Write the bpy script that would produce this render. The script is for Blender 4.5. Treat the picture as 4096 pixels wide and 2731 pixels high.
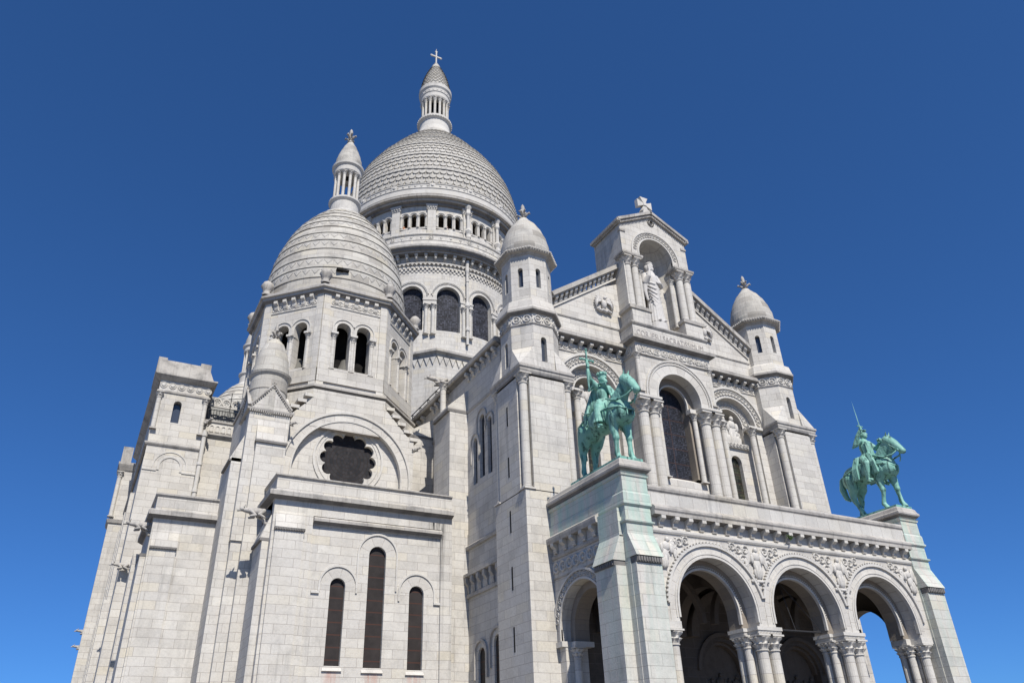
import bpy, bmesh, math, random
from mathutils import Vector, Matrix, Quaternion
R=math.radians; PI=math.pi
random.seed(7)
for o in list(bpy.data.objects): bpy.data.objects.remove(o)
sc=bpy.context.scene; COL=sc.collection
# ---------------------------------------------------------------- camera, sky, sun, exposure
cd=bpy.data.cameras.new('camera'); cam=bpy.data.objects.new('camera',cd); COL.objects.link(cam); sc.camera=cam
cd.sensor_fit='HORIZONTAL'; cd.sensor_width=36; cd.lens=3036.77/4096*36; cd.clip_end=5000; cd.clip_start=.1
YAW,PITCH,ROLL=-.511,.5187,-.0383
fw=Vector((-math.sin(YAW)*math.cos(PITCH),math.cos(YAW)*math.cos(PITCH),math.sin(PITCH)))
rt=Vector((math.cos(YAW),math.sin(YAW),0)); up=rt.cross(fw)
r2=math.cos(ROLL)*rt+math.sin(ROLL)*up; u2=-math.sin(ROLL)*rt+math.cos(ROLL)*up
cam.matrix_world=Matrix(((r2.x,u2.x,-fw.x,-31.409),(r2.y,u2.y,-fw.y,-27.536),(r2.z,u2.z,-fw.z,.0737),(0,0,0,1)))
EL,AZ=R(49.5),R(7.0)
sd=Vector((-math.sin(AZ)*math.cos(EL),-math.cos(AZ)*math.cos(EL),math.sin(EL)))
w=bpy.data.worlds.new('World'); sc.world=w; w.use_nodes=True
nt=w.node_tree; nt.nodes.clear()
sky=nt.nodes.new('ShaderNodeTexSky'); sky.sky_type='NISHITA'; sky.sun_disc=False
sky.sun_elevation=EL; sky.sun_rotation=R(187); sky.altitude=200; sky.air_density=.6; sky.dust_density=.5; sky.ozone_density=10
bg=nt.nodes.new('ShaderNodeBackground'); bg.inputs[1].default_value=.09
wo=nt.nodes.new('ShaderNodeOutputWorld'); hs=nt.nodes.new('ShaderNodeMixRGB'); hs.blend_type='MULTIPLY'; hs.inputs[0].default_value=1; hs.inputs[2].default_value=(.62,1.17,1.74,1); gmm=nt.nodes.new('ShaderNodeGamma'); gmm.inputs[1].default_value=.78; nt.links.new(sky.outputs[0],gmm.inputs[0]); nt.links.new(gmm.outputs[0],hs.inputs[1]); nt.links.new(hs.outputs[0],bg.inputs[0]); nt.links.new(bg.outputs[0],wo.inputs[0])
ld=bpy.data.lights.new('sun','SUN'); ld.energy=5.0; ld.angle=R(.53); ld.color=(1,.95,.88)
sun=bpy.data.objects.new('sun',ld); COL.objects.link(sun); sun.rotation_mode='QUATERNION'; sun.rotation_quaternion=sd.to_track_quat('Z','Y')
sc.view_settings.view_transform='Standard'; sc.view_settings.look='None'; sc.view_settings.exposure=.25; sc.view_settings.gamma=1
# ---------------------------------------------------------------- materials
class NT:
    def __init__(s,name,rough=.85,spec=.2):
        s.m=bpy.data.materials.new(name); s.m.use_nodes=True; s.t=s.m.node_tree; s.b=s.t.nodes['Principled BSDF']
        s.b.inputs['Roughness'].default_value=rough; s.b.inputs['Specular IOR Level'].default_value=spec
    def n(s,ty,**k):
        x=s.t.nodes.new('ShaderNode'+ty)
        for a,b in k.items():
            if a[0]=='_': x.inputs[int(a[1:])].default_value=b
            else: setattr(x,a,b)
        return x
    def l(s,a,b): s.t.links.new(a,b)
    def math(s,op,a,b=None,c=None):
        x=s.n('Math',operation=op)
        for i,v in enumerate((a,b,c)):
            if v is None: continue
            if hasattr(v,'links'): s.l(v,x.inputs[i])
            else: x.inputs[i].default_value=v
        return x.outputs[0]
    def mix(s,f,a,b,mode='MIX'):
        x=s.n('MixRGB',blend_type=mode)
        for i,v in enumerate((f,a,b)):
            if hasattr(v,'links'): s.l(v,x.inputs[i])
            else: x.inputs[i].default_value=v if i==0 else (v[0],v[1],v[2],1)
        return x.outputs[0]
    def noise(s,vec,scale,det=4,rough=.6):
        x=s.n('TexNoise'); x.inputs['Scale'].default_value=scale; x.inputs['Detail'].default_value=det; x.inputs['Roughness'].default_value=rough
        if vec is not None: s.l(vec,x.inputs['Vector'])
        return x.outputs[0]
    def ramp(s,f,pts):
        x=s.n('ValToRGB'); s.l(f,x.inputs[0]); e=x.color_ramp.elements
        while len(e)<len(pts): e.new(.5)
        for q,(p,c) in zip(e,pts):
            q.position=p; q.color=(c,c,c,1) if not hasattr(c,'__len__') else (*c,1)
        return x.outputs[0]
    def comb(s,x,y,z=0.):
        c=s.n('CombineXYZ')
        for i,v in enumerate((x,y,z)):
            if hasattr(v,'links'): s.l(v,c.inputs[i])
            else: c.inputs[i].default_value=v
        return c.outputs[0]
def stone(name,base=(.56,.538,.495),course=.475,bw=1.3,uv=False,joints=1.,grime=.3,streak=.5,green=0.,marks=False,bump=.35,var=.11,grunge=(.16,.155,.15)):
    t=NT(name); g=t.n('NewGeometry'); sp=t.n('SeparateXYZ'); t.l(g.outputs['Position'],sp.inputs[0])
    if uv:
        tc=t.n('TexCoord'); s2=t.n('SeparateXYZ'); t.l(tc.outputs['UV'],s2.inputs[0]); u,v=s2.outputs[0],s2.outputs[1]
    else:
        cr=t.n('VectorMath',operation='CROSS_PRODUCT'); cr.inputs[0].default_value=(0,0,1); t.l(g.outputs['True Normal'],cr.inputs[1])
        nm=t.n('VectorMath',operation='NORMALIZE'); t.l(cr.outputs[0],nm.inputs[0])
        dt=t.n('VectorMath',operation='DOT_PRODUCT'); t.l(nm.outputs[0],dt.inputs[0]); t.l(g.outputs['Position'],dt.inputs[1])
        u,v=dt.outputs['Value'],sp.outputs[2]
    uvv=t.comb(u,v)
    wob=t.noise(g.outputs['Position'],.6,2); 
    base_c=t.mix(t.ramp(wob,[(.35,0.),(.65,1.)]),base,tuple(b*k for b,k in zip(base,(.93,.92,.90))))
    fine=t.noise(g.outputs['Position'],9,6,.75)
    base_c=t.mix(1,base_c,t.ramp(fine,[(.25,.80),(.5,.98),(.8,1.06)]),'MULTIPLY')
    pit=t.n('TexVoronoi'); pit.inputs['Scale'].default_value=6.5; t.l(g.outputs['Position'],pit.inputs['Vector'])
    pm=t.math('MULTIPLY',t.ramp(pit.outputs[0],[(.04,1.),(.12,0.)]),t.ramp(t.noise(g.outputs['Position'],1.7,2),[(.5,0.),(.62,1.)]))
    base_c=t.mix(t.math('MULTIPLY',pm,.55),base_c,(.17,.16,.15))
    if joints>0:
        br=t.n('TexBrick',offset=.5,squash=1.0); t.l(uvv,br.inputs['Vector'])
        br.inputs['Scale'].default_value=1; br.inputs['Mortar Size'].default_value=.011; br.inputs['Mortar Smooth'].default_value=.25
        br.inputs['Brick Width'].default_value=bw; br.inputs['Row Height'].default_value=course
        br.inputs['Color1'].default_value=(0,0,0,1); br.inputs['Color2'].default_value=(1,1,1,1); br.inputs['Mortar'].default_value=(.5,.5,.5,1); br.inputs['Bias'].default_value=0
        tone=t.ramp(br.outputs['Color'],[(0.,(1-var*1.25,1-var*1.3,1-var*1.35)),(.16,(1-var*.35,1-var*.4,1-var*.45)),(.5,(1.,.995,.985)),(.82,(1.04,1.035,1.02)),(.9,(1.02,.985,.90)),(1.,(1.08,1.08,1.07))])
        base_c=t.mix(1,base_c,tone,'MULTIPLY')
        base_c=t.mix(t.math('MULTIPLY',br.outputs['Fac'],.68*joints),base_c,(.20,.165,.145))
    # rain streaks with their own shape
    sv=t.comb(t.math('MULTIPLY',u,2.6),t.math('MULTIPLY',v,.22),t.math('MULTIPLY',sp.outputs[1],.15))
    st=t.math('MULTIPLY',t.ramp(t.noise(sv,1.0,5,.65),[(.5,0.),(.72,1.)]),t.ramp(t.noise(g.outputs['Position'],.16,3),[(.42,0.),(.62,1.)]))
    base_c=t.mix(t.math('MULTIPLY',st,streak),base_c,grunge)
    gr=t.ramp(t.noise(g.outputs['Position'],.9,6,.7),[(.5,0.),(.75,1.)])
    base_c=t.mix(t.math('MULTIPLY',gr,grime),base_c,grunge)
    if green>0:
        gs=t.ramp(t.noise(t.comb(t.math('MULTIPLY',u,1.6),t.math('MULTIPLY',v,.16)),1.,4,.6),[(.38,0.),(.62,1.)])
        gz=t.n('MapRange'); t.l(sp.outputs[2],gz.inputs[0]); gz.inputs[1].default_value=1.5; gz.inputs[2].default_value=10.5; gz.inputs[3].default_value=0.; gz.inputs[4].default_value=1.
        base_c=t.mix(t.math('MULTIPLY',t.math('MULTIPLY',gs,gz.outputs[0]),green),base_c,(.25,.50,.42))
    if marks:
        run=t.ramp(t.noise(t.comb(t.math('MULTIPLY',sp.outputs[0],7.),t.math('MULTIPLY',sp.outputs[2],.5)),1.,4,.6),[(.35,0.),(.7,1.)])
        for c,wd,z0,z1,col,k in ((-19.52,.55,3.2,5.2,(.42,.2,.15),.75),(-17.36,.62,3.0,5.15,(.42,.2,.15),.8),(-14.96,.55,3.2,5.1,(.42,.2,.15),.7),(-13.75,.75,11.6,13.3,(.03,.03,.03),1.2),(-13.45,.16,5.5,12.6,(.05,.05,.05),.8),(-12.9,.12,3,9,(.05,.05,.05),.7)):
            dx=t.math('ABSOLUTE',t.math('ADD',sp.outputs[0],-c)); mx=t.n('MapRange'); t.l(dx,mx.inputs[0]); mx.inputs[1].default_value=wd; mx.inputs[2].default_value=wd*.4; mx.inputs[3].default_value=0; mx.inputs[4].default_value=1
            mz=t.n('MapRange'); t.l(sp.outputs[2],mz.inputs[0]); mz.inputs[1].default_value=z0; mz.inputs[2].default_value=z1; mz.inputs[3].default_value=0; mz.inputs[4].default_value=1
            mt=t.math('LESS_THAN',sp.outputs[2],z1); f=t.math('MULTIPLY',t.math('MULTIPLY',t.math('MULTIPLY',mx.outputs[0],mz.outputs[0]),mt),run)
            x=t.n('Math',operation='MULTIPLY'); x.use_clamp=True; t.l(f,x.inputs[0]); x.inputs[1].default_value=k
            base_c=t.mix(x.outputs[0],base_c,col)
    t.l(base_c,t.b.inputs['Base Color'])
    bp=t.n('Bump'); bp.inputs['Strength'].default_value=bump; bp.inputs['Distance'].default_value=.03
    h=t.math('ADD',fine,t.math('MULTIPLY',pm,-.6))
    if joints>0: h=t.math('SUBTRACT',h,t.math('MULTIPLY',br.outputs['Fac'],1.2))
    t.l(h,bp.inputs['Height']); t.l(bp.outputs[0],t.b.inputs['Normal'])
    return t.m
ST=stone('stone_ashlar')
STU=stone('stone_voussoir',uv=True,course=10.,bw=.62,grime=.18,streak=.1)
STD=stone('stone_column',course=.62,bw=60.,grime=.12,streak=.15)
STP=stone('stone_carved',joints=0,grime=.38,streak=.1,bump=.5)
STW=stone('stone_white',base=(.54,.52,.49),joints=0,grime=.05,streak=.0,bump=.2)
STG=stone('stone_weathered',base=(.42,.40,.37),course=60.,bw=1.1,grime=.75,streak=.6,grunge=(.09,.088,.085))
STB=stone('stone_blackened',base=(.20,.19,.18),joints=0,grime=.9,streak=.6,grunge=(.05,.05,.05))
STC=stone('stone_chapel',marks=True)
STV=stone('stone_verdigris',green=.45)
STM=stone('stone_soiled_shade',base=(.27,.235,.195),grime=.35,streak=.2)  # soiling and the shade of deep arches put into one darker stone
STS=stone('stone_sooty_shade',base=(.125,.105,.088),grime=.6,streak=.4,grunge=(.05,.045,.04))  # sooted brown stone, interior shade also put into its colour
STSP=stone('stone_sooty_shade_carved',base=(.16,.132,.108),joints=0,grime=.5,streak=.2,grunge=(.05,.045,.04))  # carved version, grime and porch shade both in the base colour
DOM=stone('stone_dome',base=(.47,.452,.41),uv=True,course=.62,bw=1.35,grime=.6,streak=.35,var=.3)
DOMS=stone('stone_scales',base=(.45,.43,.39),joints=0,grime=.5,streak=.3)
def plain(name,c,rough=.6,metal=0,noise=0,spec=.3):
    t=NT(name,rough,spec); t.b.inputs['Metallic'].default_value=metal
    if noise:
        g=t.n('NewGeometry'); f=t.noise(g.outputs['Position'],noise,5,.65)
        t.l(t.mix(t.ramp(f,[(.3,0.),(.7,1.)]),tuple(x*.6 for x in c),tuple(min(1,x*1.3) for x in c)),t.b.inputs['Base Color'])
    else: t.b.inputs['Base Color'].default_value=(*c,1)
    return t.m
IRON=plain('wrought_iron',(.03,.03,.032),.5)
WOOD=plain('dark_door_wood',(.035,.025,.018),.6,noise=5)
VOID=plain('near_black',(.02,.019,.018),.95,noise=3,spec=.05)  # near-black tone painted on unlit hollows; hair shares it
GOLD=plain('gilded_letters',(.62,.46,.2),.4)
SLATE=plain('lead_roof',(.20,.20,.19),.8,noise=4)
SKIN=plain('skin',(.5,.3,.22),.6); ORANGE=plain('orange_jacket',(.8,.27,.04),.7); BLUEC=plain('dark_clothes',(.08,.09,.14),.8)
LEAF=plain('weed_leaf',(.06,.10,.03),.7,noise=20)
PAVE=stone('paving',base=(.2,.19,.18),course=.6,bw=.6,joints=0)
# verdigris bronze
t=NT('verdigris_bronze',.62,.4); g=t.n('NewGeometry'); sp=t.n('SeparateXYZ'); t.l(g.outputs['Position'],sp.inputs[0])
n1=t.noise(g.outputs['Position'],2.2,5,.65); sv=t.comb(t.math('MULTIPLY',sp.outputs[0],5.),t.math('MULTIPLY',sp.outputs[1],5.),t.math('MULTIPLY',sp.outputs[2],.7))
n2=t.noise(sv,1.,5,.6)
c=t.mix(t.ramp(n1,[(.3,0.),(.7,1.)]),(.13,.32,.255),(.25,.46,.385))
c=t.mix(t.math('MULTIPLY',t.ramp(n2,[(.5,0.),(.66,1.)]),1.),c,(.022,.07,.06))
c=t.mix(t.math('MULTIPLY',t.ramp(t.noise(sv,1.7,4,.6),[(.56,0.),(.75,1.)]),.55),c,(.20,.47,.385))
t.l(c,t.b.inputs['Base Color']); bp=t.n('Bump'); bp.inputs['Strength'].default_value=.35; bp.inputs['Distance'].default_value=.04
t.l(t.noise(g.outputs['Position'],11,5,.6),bp.inputs['Height']); t.l(bp.outputs[0],t.b.inputs['Normal']); BRZ=t.m
def glass(name,c1,c2,bar,gw,gh,barc=(.05,.03,.025),rough=.28):
    t=NT(name,rough,.25); g=t.n('NewGeometry'); sp=t.n('SeparateXYZ'); t.l(g.outputs['Position'],sp.inputs[0])
    cr=t.n('VectorMath',operation='CROSS_PRODUCT'); cr.inputs[0].default_value=(0,0,1); t.l(g.outputs['True Normal'],cr.inputs[1])
    nm=t.n('VectorMath',operation='NORMALIZE'); t.l(cr.outputs[0],nm.inputs[0])
    dt=t.n('VectorMath',operation='DOT_PRODUCT'); t.l(nm.outputs[0],dt.inputs[0]); t.l(g.outputs['Position'],dt.inputs[1])
    uv=t.comb(dt.outputs['Value'],sp.outputs[2])
    b=t.n('TexBrick',offset=0.); t.l(uv,b.inputs['Vector']); b.inputs['Scale'].default_value=1; b.inputs['Brick Width'].default_value=gw; b.inputs['Row Height'].default_value=gh
    b.inputs['Mortar Size'].default_value=.018 if gw<1 else .012; b.inputs['Color1'].default_value=(*c1,1); b.inputs['Color2'].default_value=(*c2,1); b.inputs['Mortar'].default_value=(.012,.012,.014,1)
    nz=t.noise(g.outputs['Position'],1.1,4); cc=t.mix(1,b.outputs['Color'],t.ramp(nz,[(.3,.55),(.7,1.25)]),'MULTIPLY')
    b2=t.n('TexBrick',offset=0.); t.l(uv,b2.inputs['Vector']); b2.inputs['Scale'].default_value=1; b2.inputs['Brick Width'].default_value=50; b2.inputs['Row Height'].default_value=bar; b2.inputs['Mortar Size'].default_value=.03
    cc=t.mix(b2.outputs['Fac'],cc,barc); t.l(cc,t.b.inputs['Base Color']); return t.m
GL=glass('leaded_glass',(.015,.016,.02),(.06,.064,.085),1.0,.12,.12,rough=.5)
GLB=glass('leaded_glass_bright',(.012,.013,.018),(.07,.074,.095),1.05,.21,.21,barc=(.015,.012,.012),rough=.75)
GLR=glass('rusty_screen_glass',(.024,.02,.018),(.034,.027,.025),.62,60.,60.,barc=(.06,.026,.018),rough=.6)
GLG=glass('green_leaded_glass',(.025,.028,.02),(.085,.085,.05),.62,.14,.2)
GLS=plain('slit_glass',(.05,.06,.08),.15,spec=.6)
# ---------------------------------------------------------------- mesh tools
class MB:
    def __init__(s): s.v=[]; s.f=[]; s.uv={}
    def add(s,vs,fs,uv=None):
        o=len(s.v); s.v+=[tuple(x) for x in vs]; s.f+=[tuple(i+o for i in f) for f in fs]
        if uv:
            for i,c in enumerate(uv): s.uv[o+i]=c
        return s
    def box(s,x0,x1,y0,y1,z0,z1):
        return s.add([(x0,y0,z0),(x1,y0,z0),(x1,y1,z0),(x0,y1,z0),(x0,y0,z1),(x1,y0,z1),(x1,y1,z1),(x0,y1,z1)],[(0,3,2,1),(4,5,6,7),(0,1,5,4),(1,2,6,5),(2,3,7,6),(3,0,4,7)])
    def fbox(s,fr,u0,u1,v0,v1,d0,d1):
        return s.add([fr(a,b,c) for c in (d0,d1) for b in (v0,v1) for a in (u0,u1)],[(0,1,3,2),(5,4,6,7),(4,0,2,6),(1,5,7,3),(2,3,7,6),(4,5,1,0)])
    def prism(s,pts,z0,z1,caps=True):
        n=len(pts); s.add([(x,y,z0) for x,y in pts]+[(x,y,z1) for x,y in pts],[(i,(i+1)%n,n+(i+1)%n,n+i) for i in range(n)]+([tuple(range(n-1,-1,-1)),tuple(range(n,2*n))] if caps else [])); return s
    def frust(s,p0,z0,p1,z1,caps=True):
        n=len(p0); s.add([(x,y,z0) for x,y in p0]+[(x,y,z1) for x,y in p1],[(i,(i+1)%n,n+(i+1)%n,n+i) for i in range(n)]+([tuple(range(n-1,-1,-1)),tuple(range(n,2*n))] if caps else [])); return s
    def poly(s,fr,pts,d0,d1):
        n=len(pts); s.add([fr(u,v,d0) for u,v in pts]+[fr(u,v,d1) for u,v in pts],[tuple(range(n)),tuple(range(2*n-1,n-1,-1))]+[(i,n+i,n+(i+1)%n,(i+1)%n) for i in range(n)]); return s
    def lathe(s,cx,cy,prof,n=32,a0=0,a1=2*PI,mod=None):
        full=abs(a1-a0-2*PI)<1e-6; m=n+1; vs=[];uv=[];L=0
        for j,(r,z) in enumerate(prof):
            if j: L+=math.hypot(r-prof[j-1][0],z-prof[j-1][1])
            for i in range(m):
                a=a0+(a1-a0)*i/n; rr=r*(mod(a,j) if mod else 1)
                vs.append((cx+rr*math.cos(a),cy+rr*math.sin(a),z)); uv.append((a*max(prof[0][0],.3),L))
        s.add(vs,[(j*m+i,j*m+i+1,(j+1)*m+i+1,(j+1)*m+i) for j in range(len(prof)-1) for i in range(n)],uv); return s
    def tube(s,pts,rad,n=8):
        pts=[Vector(p) for p in pts]; rs=rad if hasattr(rad,'__len__') else [rad]*len(pts); vs=[]; pu=None
        for i,p in enumerate(pts):
            d=(pts[min(i+1,len(pts)-1)]-pts[max(i-1,0)]).normalized()
            a=(d.orthogonal() if pu is None else pu-d*pu.dot(d)).normalized(); pu=a; b=d.cross(a)
            vs+=[p+(a*math.cos(2*PI*k/n)+b*math.sin(2*PI*k/n))*rs[i] for k in range(n)]
        s.add(vs,[(i*n+k,i*n+(k+1)%n,(i+1)*n+(k+1)%n,(i+1)*n+k) for i in range(len(pts)-1) for k in range(n)]+[tuple(range(n-1,-1,-1)),tuple(range((len(pts)-1)*n,len(pts)*n))]); return s
    def ell(s,c,r,n=12,m=8,q=None):
        vs=[]; q=q or Quaternion()
        for j in range(m+1):
            th=PI*j/m
            for i in range(n):
                ph=2*PI*i/n; p=q@Vector((r[0]*math.sin(th)*math.cos(ph),r[1]*math.sin(th)*math.sin(ph),r[2]*math.cos(th))); vs.append((c[0]+p.x,c[1]+p.y,c[2]+p.z))
        s.add(vs,[(j*n+i,j*n+(i+1)%n,(j+1)*n+(i+1)%n,(j+1)*n+i) for j in range(m) for i in range(n)]); return s
    def cap(s,p0,r0,p1,r1,n=12):          # tapered limb with round ends
        p0,p1=Vector(p0),Vector(p1); k=4; d=(p1-p0).normalized(); pts=[];rs=[]
        for i in range(k): a=PI/2*(1-i/k); pts.append(p0-d*r0*math.sin(a)); rs.append(max(r0*math.cos(a),.004))
        pts+=[p0,p1]; rs+=[r0,r1]
        for i in range(1,k+1): a=PI/2*i/k; pts.append(p1+d*r1*math.sin(a)); rs.append(max(r1*math.cos(a),.004))
        return s.tube(pts,rs,n)
    def chain(s,pr,n=12):
        for a,b in zip(pr,pr[1:]): s.cap(a[0],a[1],b[0],b[1],n)
        return s
    def build(s,name,mat,parent=None,smooth=False):
        me=bpy.data.meshes.new(name); me.from_pydata(s.v,[],s.f); me.materials.append(mat)
        if s.uv:
            ul=me.uv_layers.new(name='UVMap'); 
            for l in me.loops: ul.data[l.index].uv=s.uv.get(l.vertex_index,(0,0))
        if smooth:
            for p in me.polygons: p.use_smooth=True
        return link(name,me,parent)
def link(name,me,parent=None,mw=None):
    o=bpy.data.objects.new(name,me); COL.objects.link(o)
    if mw is not None: o.matrix_basis=mw
    if parent is not None:
        o.parent=parent
        if parent.type=='EMPTY': o.matrix_parent_inverse=Matrix.Translation(-parent.location)
    return o
def tag(o,label,cat,group=None,kind=None):
    o['label']=label; o['category']=cat
    if group: o['group']=group
    if kind: o['kind']=kind
    return o
def thing(name,loc,label,cat,group=None):
    o=bpy.data.objects.new(name,None); COL.objects.link(o); o.location=loc; o.empty_display_size=.5; return tag(o,label,cat,group)
def solid(mb,name,mat,parent,voxel=.04,smooth=2):   # fuse the volumes of mb into one continuous skin
    me=bpy.data.meshes.new(name); me.from_pydata(mb.v,[],mb.f); o=bpy.data.objects.new(name,me); COL.objects.link(o)
    bm=bmesh.new(); bm.from_mesh(me); bmesh.ops.recalc_face_normals(bm,faces=bm.faces); bm.to_mesh(me); bm.free()
    r=o.modifiers.new('r','REMESH'); r.mode='VOXEL'; r.voxel_size=voxel; r.use_smooth_shade=True
    if smooth: q=o.modifiers.new('s','SMOOTH'); q.factor=.5; q.iterations=smooth
    dg=bpy.context.evaluated_depsgraph_get(); m2=bpy.data.meshes.new_from_object(o.evaluated_get(dg)); bpy.data.objects.remove(o); bpy.data.meshes.remove(me)
    m2.name=name; m2.materials.clear(); m2.materials.append(mat)
    for p in m2.polygons: p.use_smooth=True
    return link(name,m2,parent)
def FY(y): return lambda u,v,d: (u,y+d,v)
def FXL(x): return lambda u,v,d: (x+d,u,v)      # wall facing -X
def FXR(x): return lambda u,v,d: (x-d,u,v)      # wall facing +X
def FD(cx,cy,a,ang):                            # plane at apothem a, outward direction ang from -Y
    ox,oy=math.sin(ang),-math.cos(ang); tx,ty=math.cos(ang),math.sin(ang)
    return lambda u,v,d: (cx+ox*(a-d)+tx*u,cy+oy*(a-d)+ty*u,v)
def FC(cx,cy,r):                                # cylinder, u = angle from -Y * r
    return lambda u,v,d: (cx+(r-d)*math.sin(u/r),cy-(r-d)*math.cos(u/r),v)
def wall(mb,fr,u0,u1,v0,top,holes=(),depth=.5,du=None,N=14):
    T=top if callable(top) else (lambda u:top); us={round(u0,4),round(u1,4)}; hs=[]
    for h in holes:
        c,wd,sill,spr=h[:4]; rect=len(h)>4
        pts=[c-wd,c+wd] if rect else [c-wd*math.cos(PI*i/N) for i in range(N+1)]
        hs.append((c,wd,sill,spr,rect,pts)); us|={round(p,4) for p in pts}
    if du:
        k=int((u1-u0)/du)
        for i in range(1,k): 
            u=u0+(u1-u0)*i/k
            if not any(h[0]-h[1]<u<h[0]+h[1] for h in hs): us.add(round(u,4))
    if callable(top) and u0<0<u1: us.add(0.)
    us=sorted(us)
    def H(h,u):
        if h[4]: return h[3]
        return h[3]+math.sqrt(max(0,h[1]**2-(u-h[0])**2))
    for a,b in zip(us,us[1:]):
        if b-a<1e-3: continue
        m=(a+b)/2; hh=[h for h in hs if h[0]-h[1]<m<h[0]+h[1]]
        if not hh: mb.add([fr(a,v0,0),fr(b,v0,0),fr(b,T(b),0),fr(a,T(a),0)],[(0,1,2,3)]); continue
        h=hh[0]; ha,hb=H(h,a),H(h,b)
        mb.add([fr(a,ha,0),fr(b,hb,0),fr(b,T(b),0),fr(a,T(a),0)],[(0,1,2,3)])
        mb.add([fr(a,ha,0),fr(b,hb,0),fr(b,hb,depth),fr(a,ha,depth)],[(0,1,2,3)])
        if h[2]>v0+1e-3:
            mb.add([fr(a,v0,0),fr(b,v0,0),fr(b,h[2],0),fr(a,h[2],0)],[(0,1,2,3)])
            mb.add([fr(a,h[2],0),fr(b,h[2],0),fr(b,h[2]+.04,depth),fr(a,h[2]+.04,depth)],[(0,1,2,3)])
    for h in hs:
        for sgn in (-1,1):
            u=h[0]+sgn*h[1]; mb.add([fr(u,h[2],0),fr(u,h[2],depth),fr(u,h[3],depth),fr(u,h[3],0)],[(0,1,2,3)])
    return mb
def aring(mb,fr,c,spr,r0,r1,d0,d1,leg=None,n=24,t0=0.,t1=PI):
    ps=[(t0+(t1-t0)*i/n) for i in range(n+1)]; pts=[(c+math.cos(a),math.sin(a),a) for a in ps]
    cor=[]
    for a in ps: cor.append((math.cos(a),math.sin(a),0.))
    if leg is not None: cor=[(1.,0.,leg-spr)]+cor+[(-1.,0.,leg-spr)]
    vs=[];uv=[];s=0;rm=(r0+r1)/2;prev=None
    for cx,sy,dz in cor:
        q=(cx*rm,sy*rm+dz)
        if prev: s+=math.hypot(q[0]-prev[0],q[1]-prev[1])
        prev=q
        for r,d,k in ((r0,d1,0),(r0,d0,1),(r1,d0,2),(r1,d1,3)):
            vs.append(fr(c+cx*r,spr+sy*r+dz,d)); uv.append((s,k*.3))
    m=len(cor); fs=[(i*4+k,i*4+k+1,(i+1)*4+k+1,(i+1)*4+k) for i in range(m-1) for k in range(3)]+[(0,1,2,3),((m-1)*4+3,(m-1)*4+2,(m-1)*4+1,(m-1)*4)]
    mb.add(vs,fs,uv); return mb
def beads(mb,fr,c,spr,r,d,n,sz,t0=0.,t1=PI):      # row of small blocks along an arch
    for i in range(n):
        a=t0+(t1-t0)*(i+.5)/n; cx,sy=math.cos(a),math.sin(a); h=sz/2
        vs=[]
        for dd in (0,-d):
            for p,q in ((-h,-h),(h,-h),(h,h),(-h,h)): vs.append(fr(c+cx*(r+p)-sy*q,spr+sy*(r+p)+cx*q,dd))
        mb.add(vs,[(4,5,6,7),(0,1,5,4),(1,2,6,5),(2,3,7,6),(3,0,4,7)])
def pane(fr,c,wd,sill,spr,d,name,mat,parent,n=14):
    pts=[(c-wd,sill),(c+wd,sill)]+[(c+wd*math.cos(PI*i/n),spr+wd*math.sin(PI*i/n)) for i in range(n+1)]
    m=MB(); m.add([fr(u,v,d) for u,v in pts],[tuple(range(len(pts)))]); return m.build(name,mat,parent)
def sweep(mb,path,prof,closed=False):
    n=len(path); P=[Vector(p) for p in path]; nor=[]
    for i in range(n):
        def en(a,b): d=(b-a).normalized(); return Vector((d.y,-d.x))
        if closed or 0<i<n-1:
            a=en(P[i-1],P[i]); b=en(P[i],P[(i+1)%n]); q=(a+b); q=q/max(.2,(1+a.dot(b)))
        else: q=en(P[0],P[1]) if i==0 else en(P[-2],P[-1])
        nor.append(q)
    k=len(prof); vs=[]
    for p,q in zip(P,nor): vs+=[(p.x+q.x*o,p.y+q.y*o,z) for o,z in prof]
    fs=[(i*k+j,((i+1)%n)*k+j,((i+1)%n)*k+j+1,i*k+j+1) for i in range(n if closed else n-1) for j in range(k-1)]
    if not closed: fs+=[tuple(range(k)),tuple(range((n-1)*k+k-1,(n-1)*k-1,-1))]
    mb.add(vs,fs); return mb
def corn(z,h,out,inn=-.1):    # cornice profile: rises from the wall, ends at z+h
    return [(inn,z),(out*.16,z),(out*.2,z+h*.26),(out*.92,z+h*.32),(out,z+h*.4),(out,z+h*.95),(out*.93,z+h),(inn,z+h)]
def corbels(mb,fr,u0,u1,n,v0,v1,out,wd):
    h=v1-v0
    for i in range(n):
        u=u0+(u1-u0)*(i+.5)/n
        pr=[(0,v0),(-out*.28,v0+h*.06),(-out*.42,v0+h*.3),(-out*.36,v0+h*.45),(-out*.8,v0+h*.62),(-out,v0+h*.7),(-out,v1),(0,v1)]
        k=len(pr); vs=[fr(u-wd/2,v,d) for d,v in pr]+[fr(u+wd/2,v,d) for d,v in pr]
        mb.add(vs,[tuple(range(k)),tuple(range(2*k-1,k-1,-1))]+[(j,k+j,k+(j+1)%k,(j+1)%k) for j in range(k)])
_cn={}
def corbel_row(fr,u0,u1,n,v0,v1,out,wd,parent,mat,name='corbel'):   # every console its own mesh object
    for i in range(n):
        m=MB(); s=(u1-u0)/n; corbels(m,fr,u0+s*i,u0+s*(i+1),1,v0,v1,out,wd); m.build(name,mat,parent)
def soot_shade(path,zu,h,o0,o1,parent,closed=False):     # dark strip below an overhang: black crust plus painted-in shade
    m=MB(); sweep(m,path,[(-.04,zu-h),(o0,zu-h),(o1,zu-.012),(-.04,zu-.012)],closed); return m.build('soot_shade_soffit',STB,parent)
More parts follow.
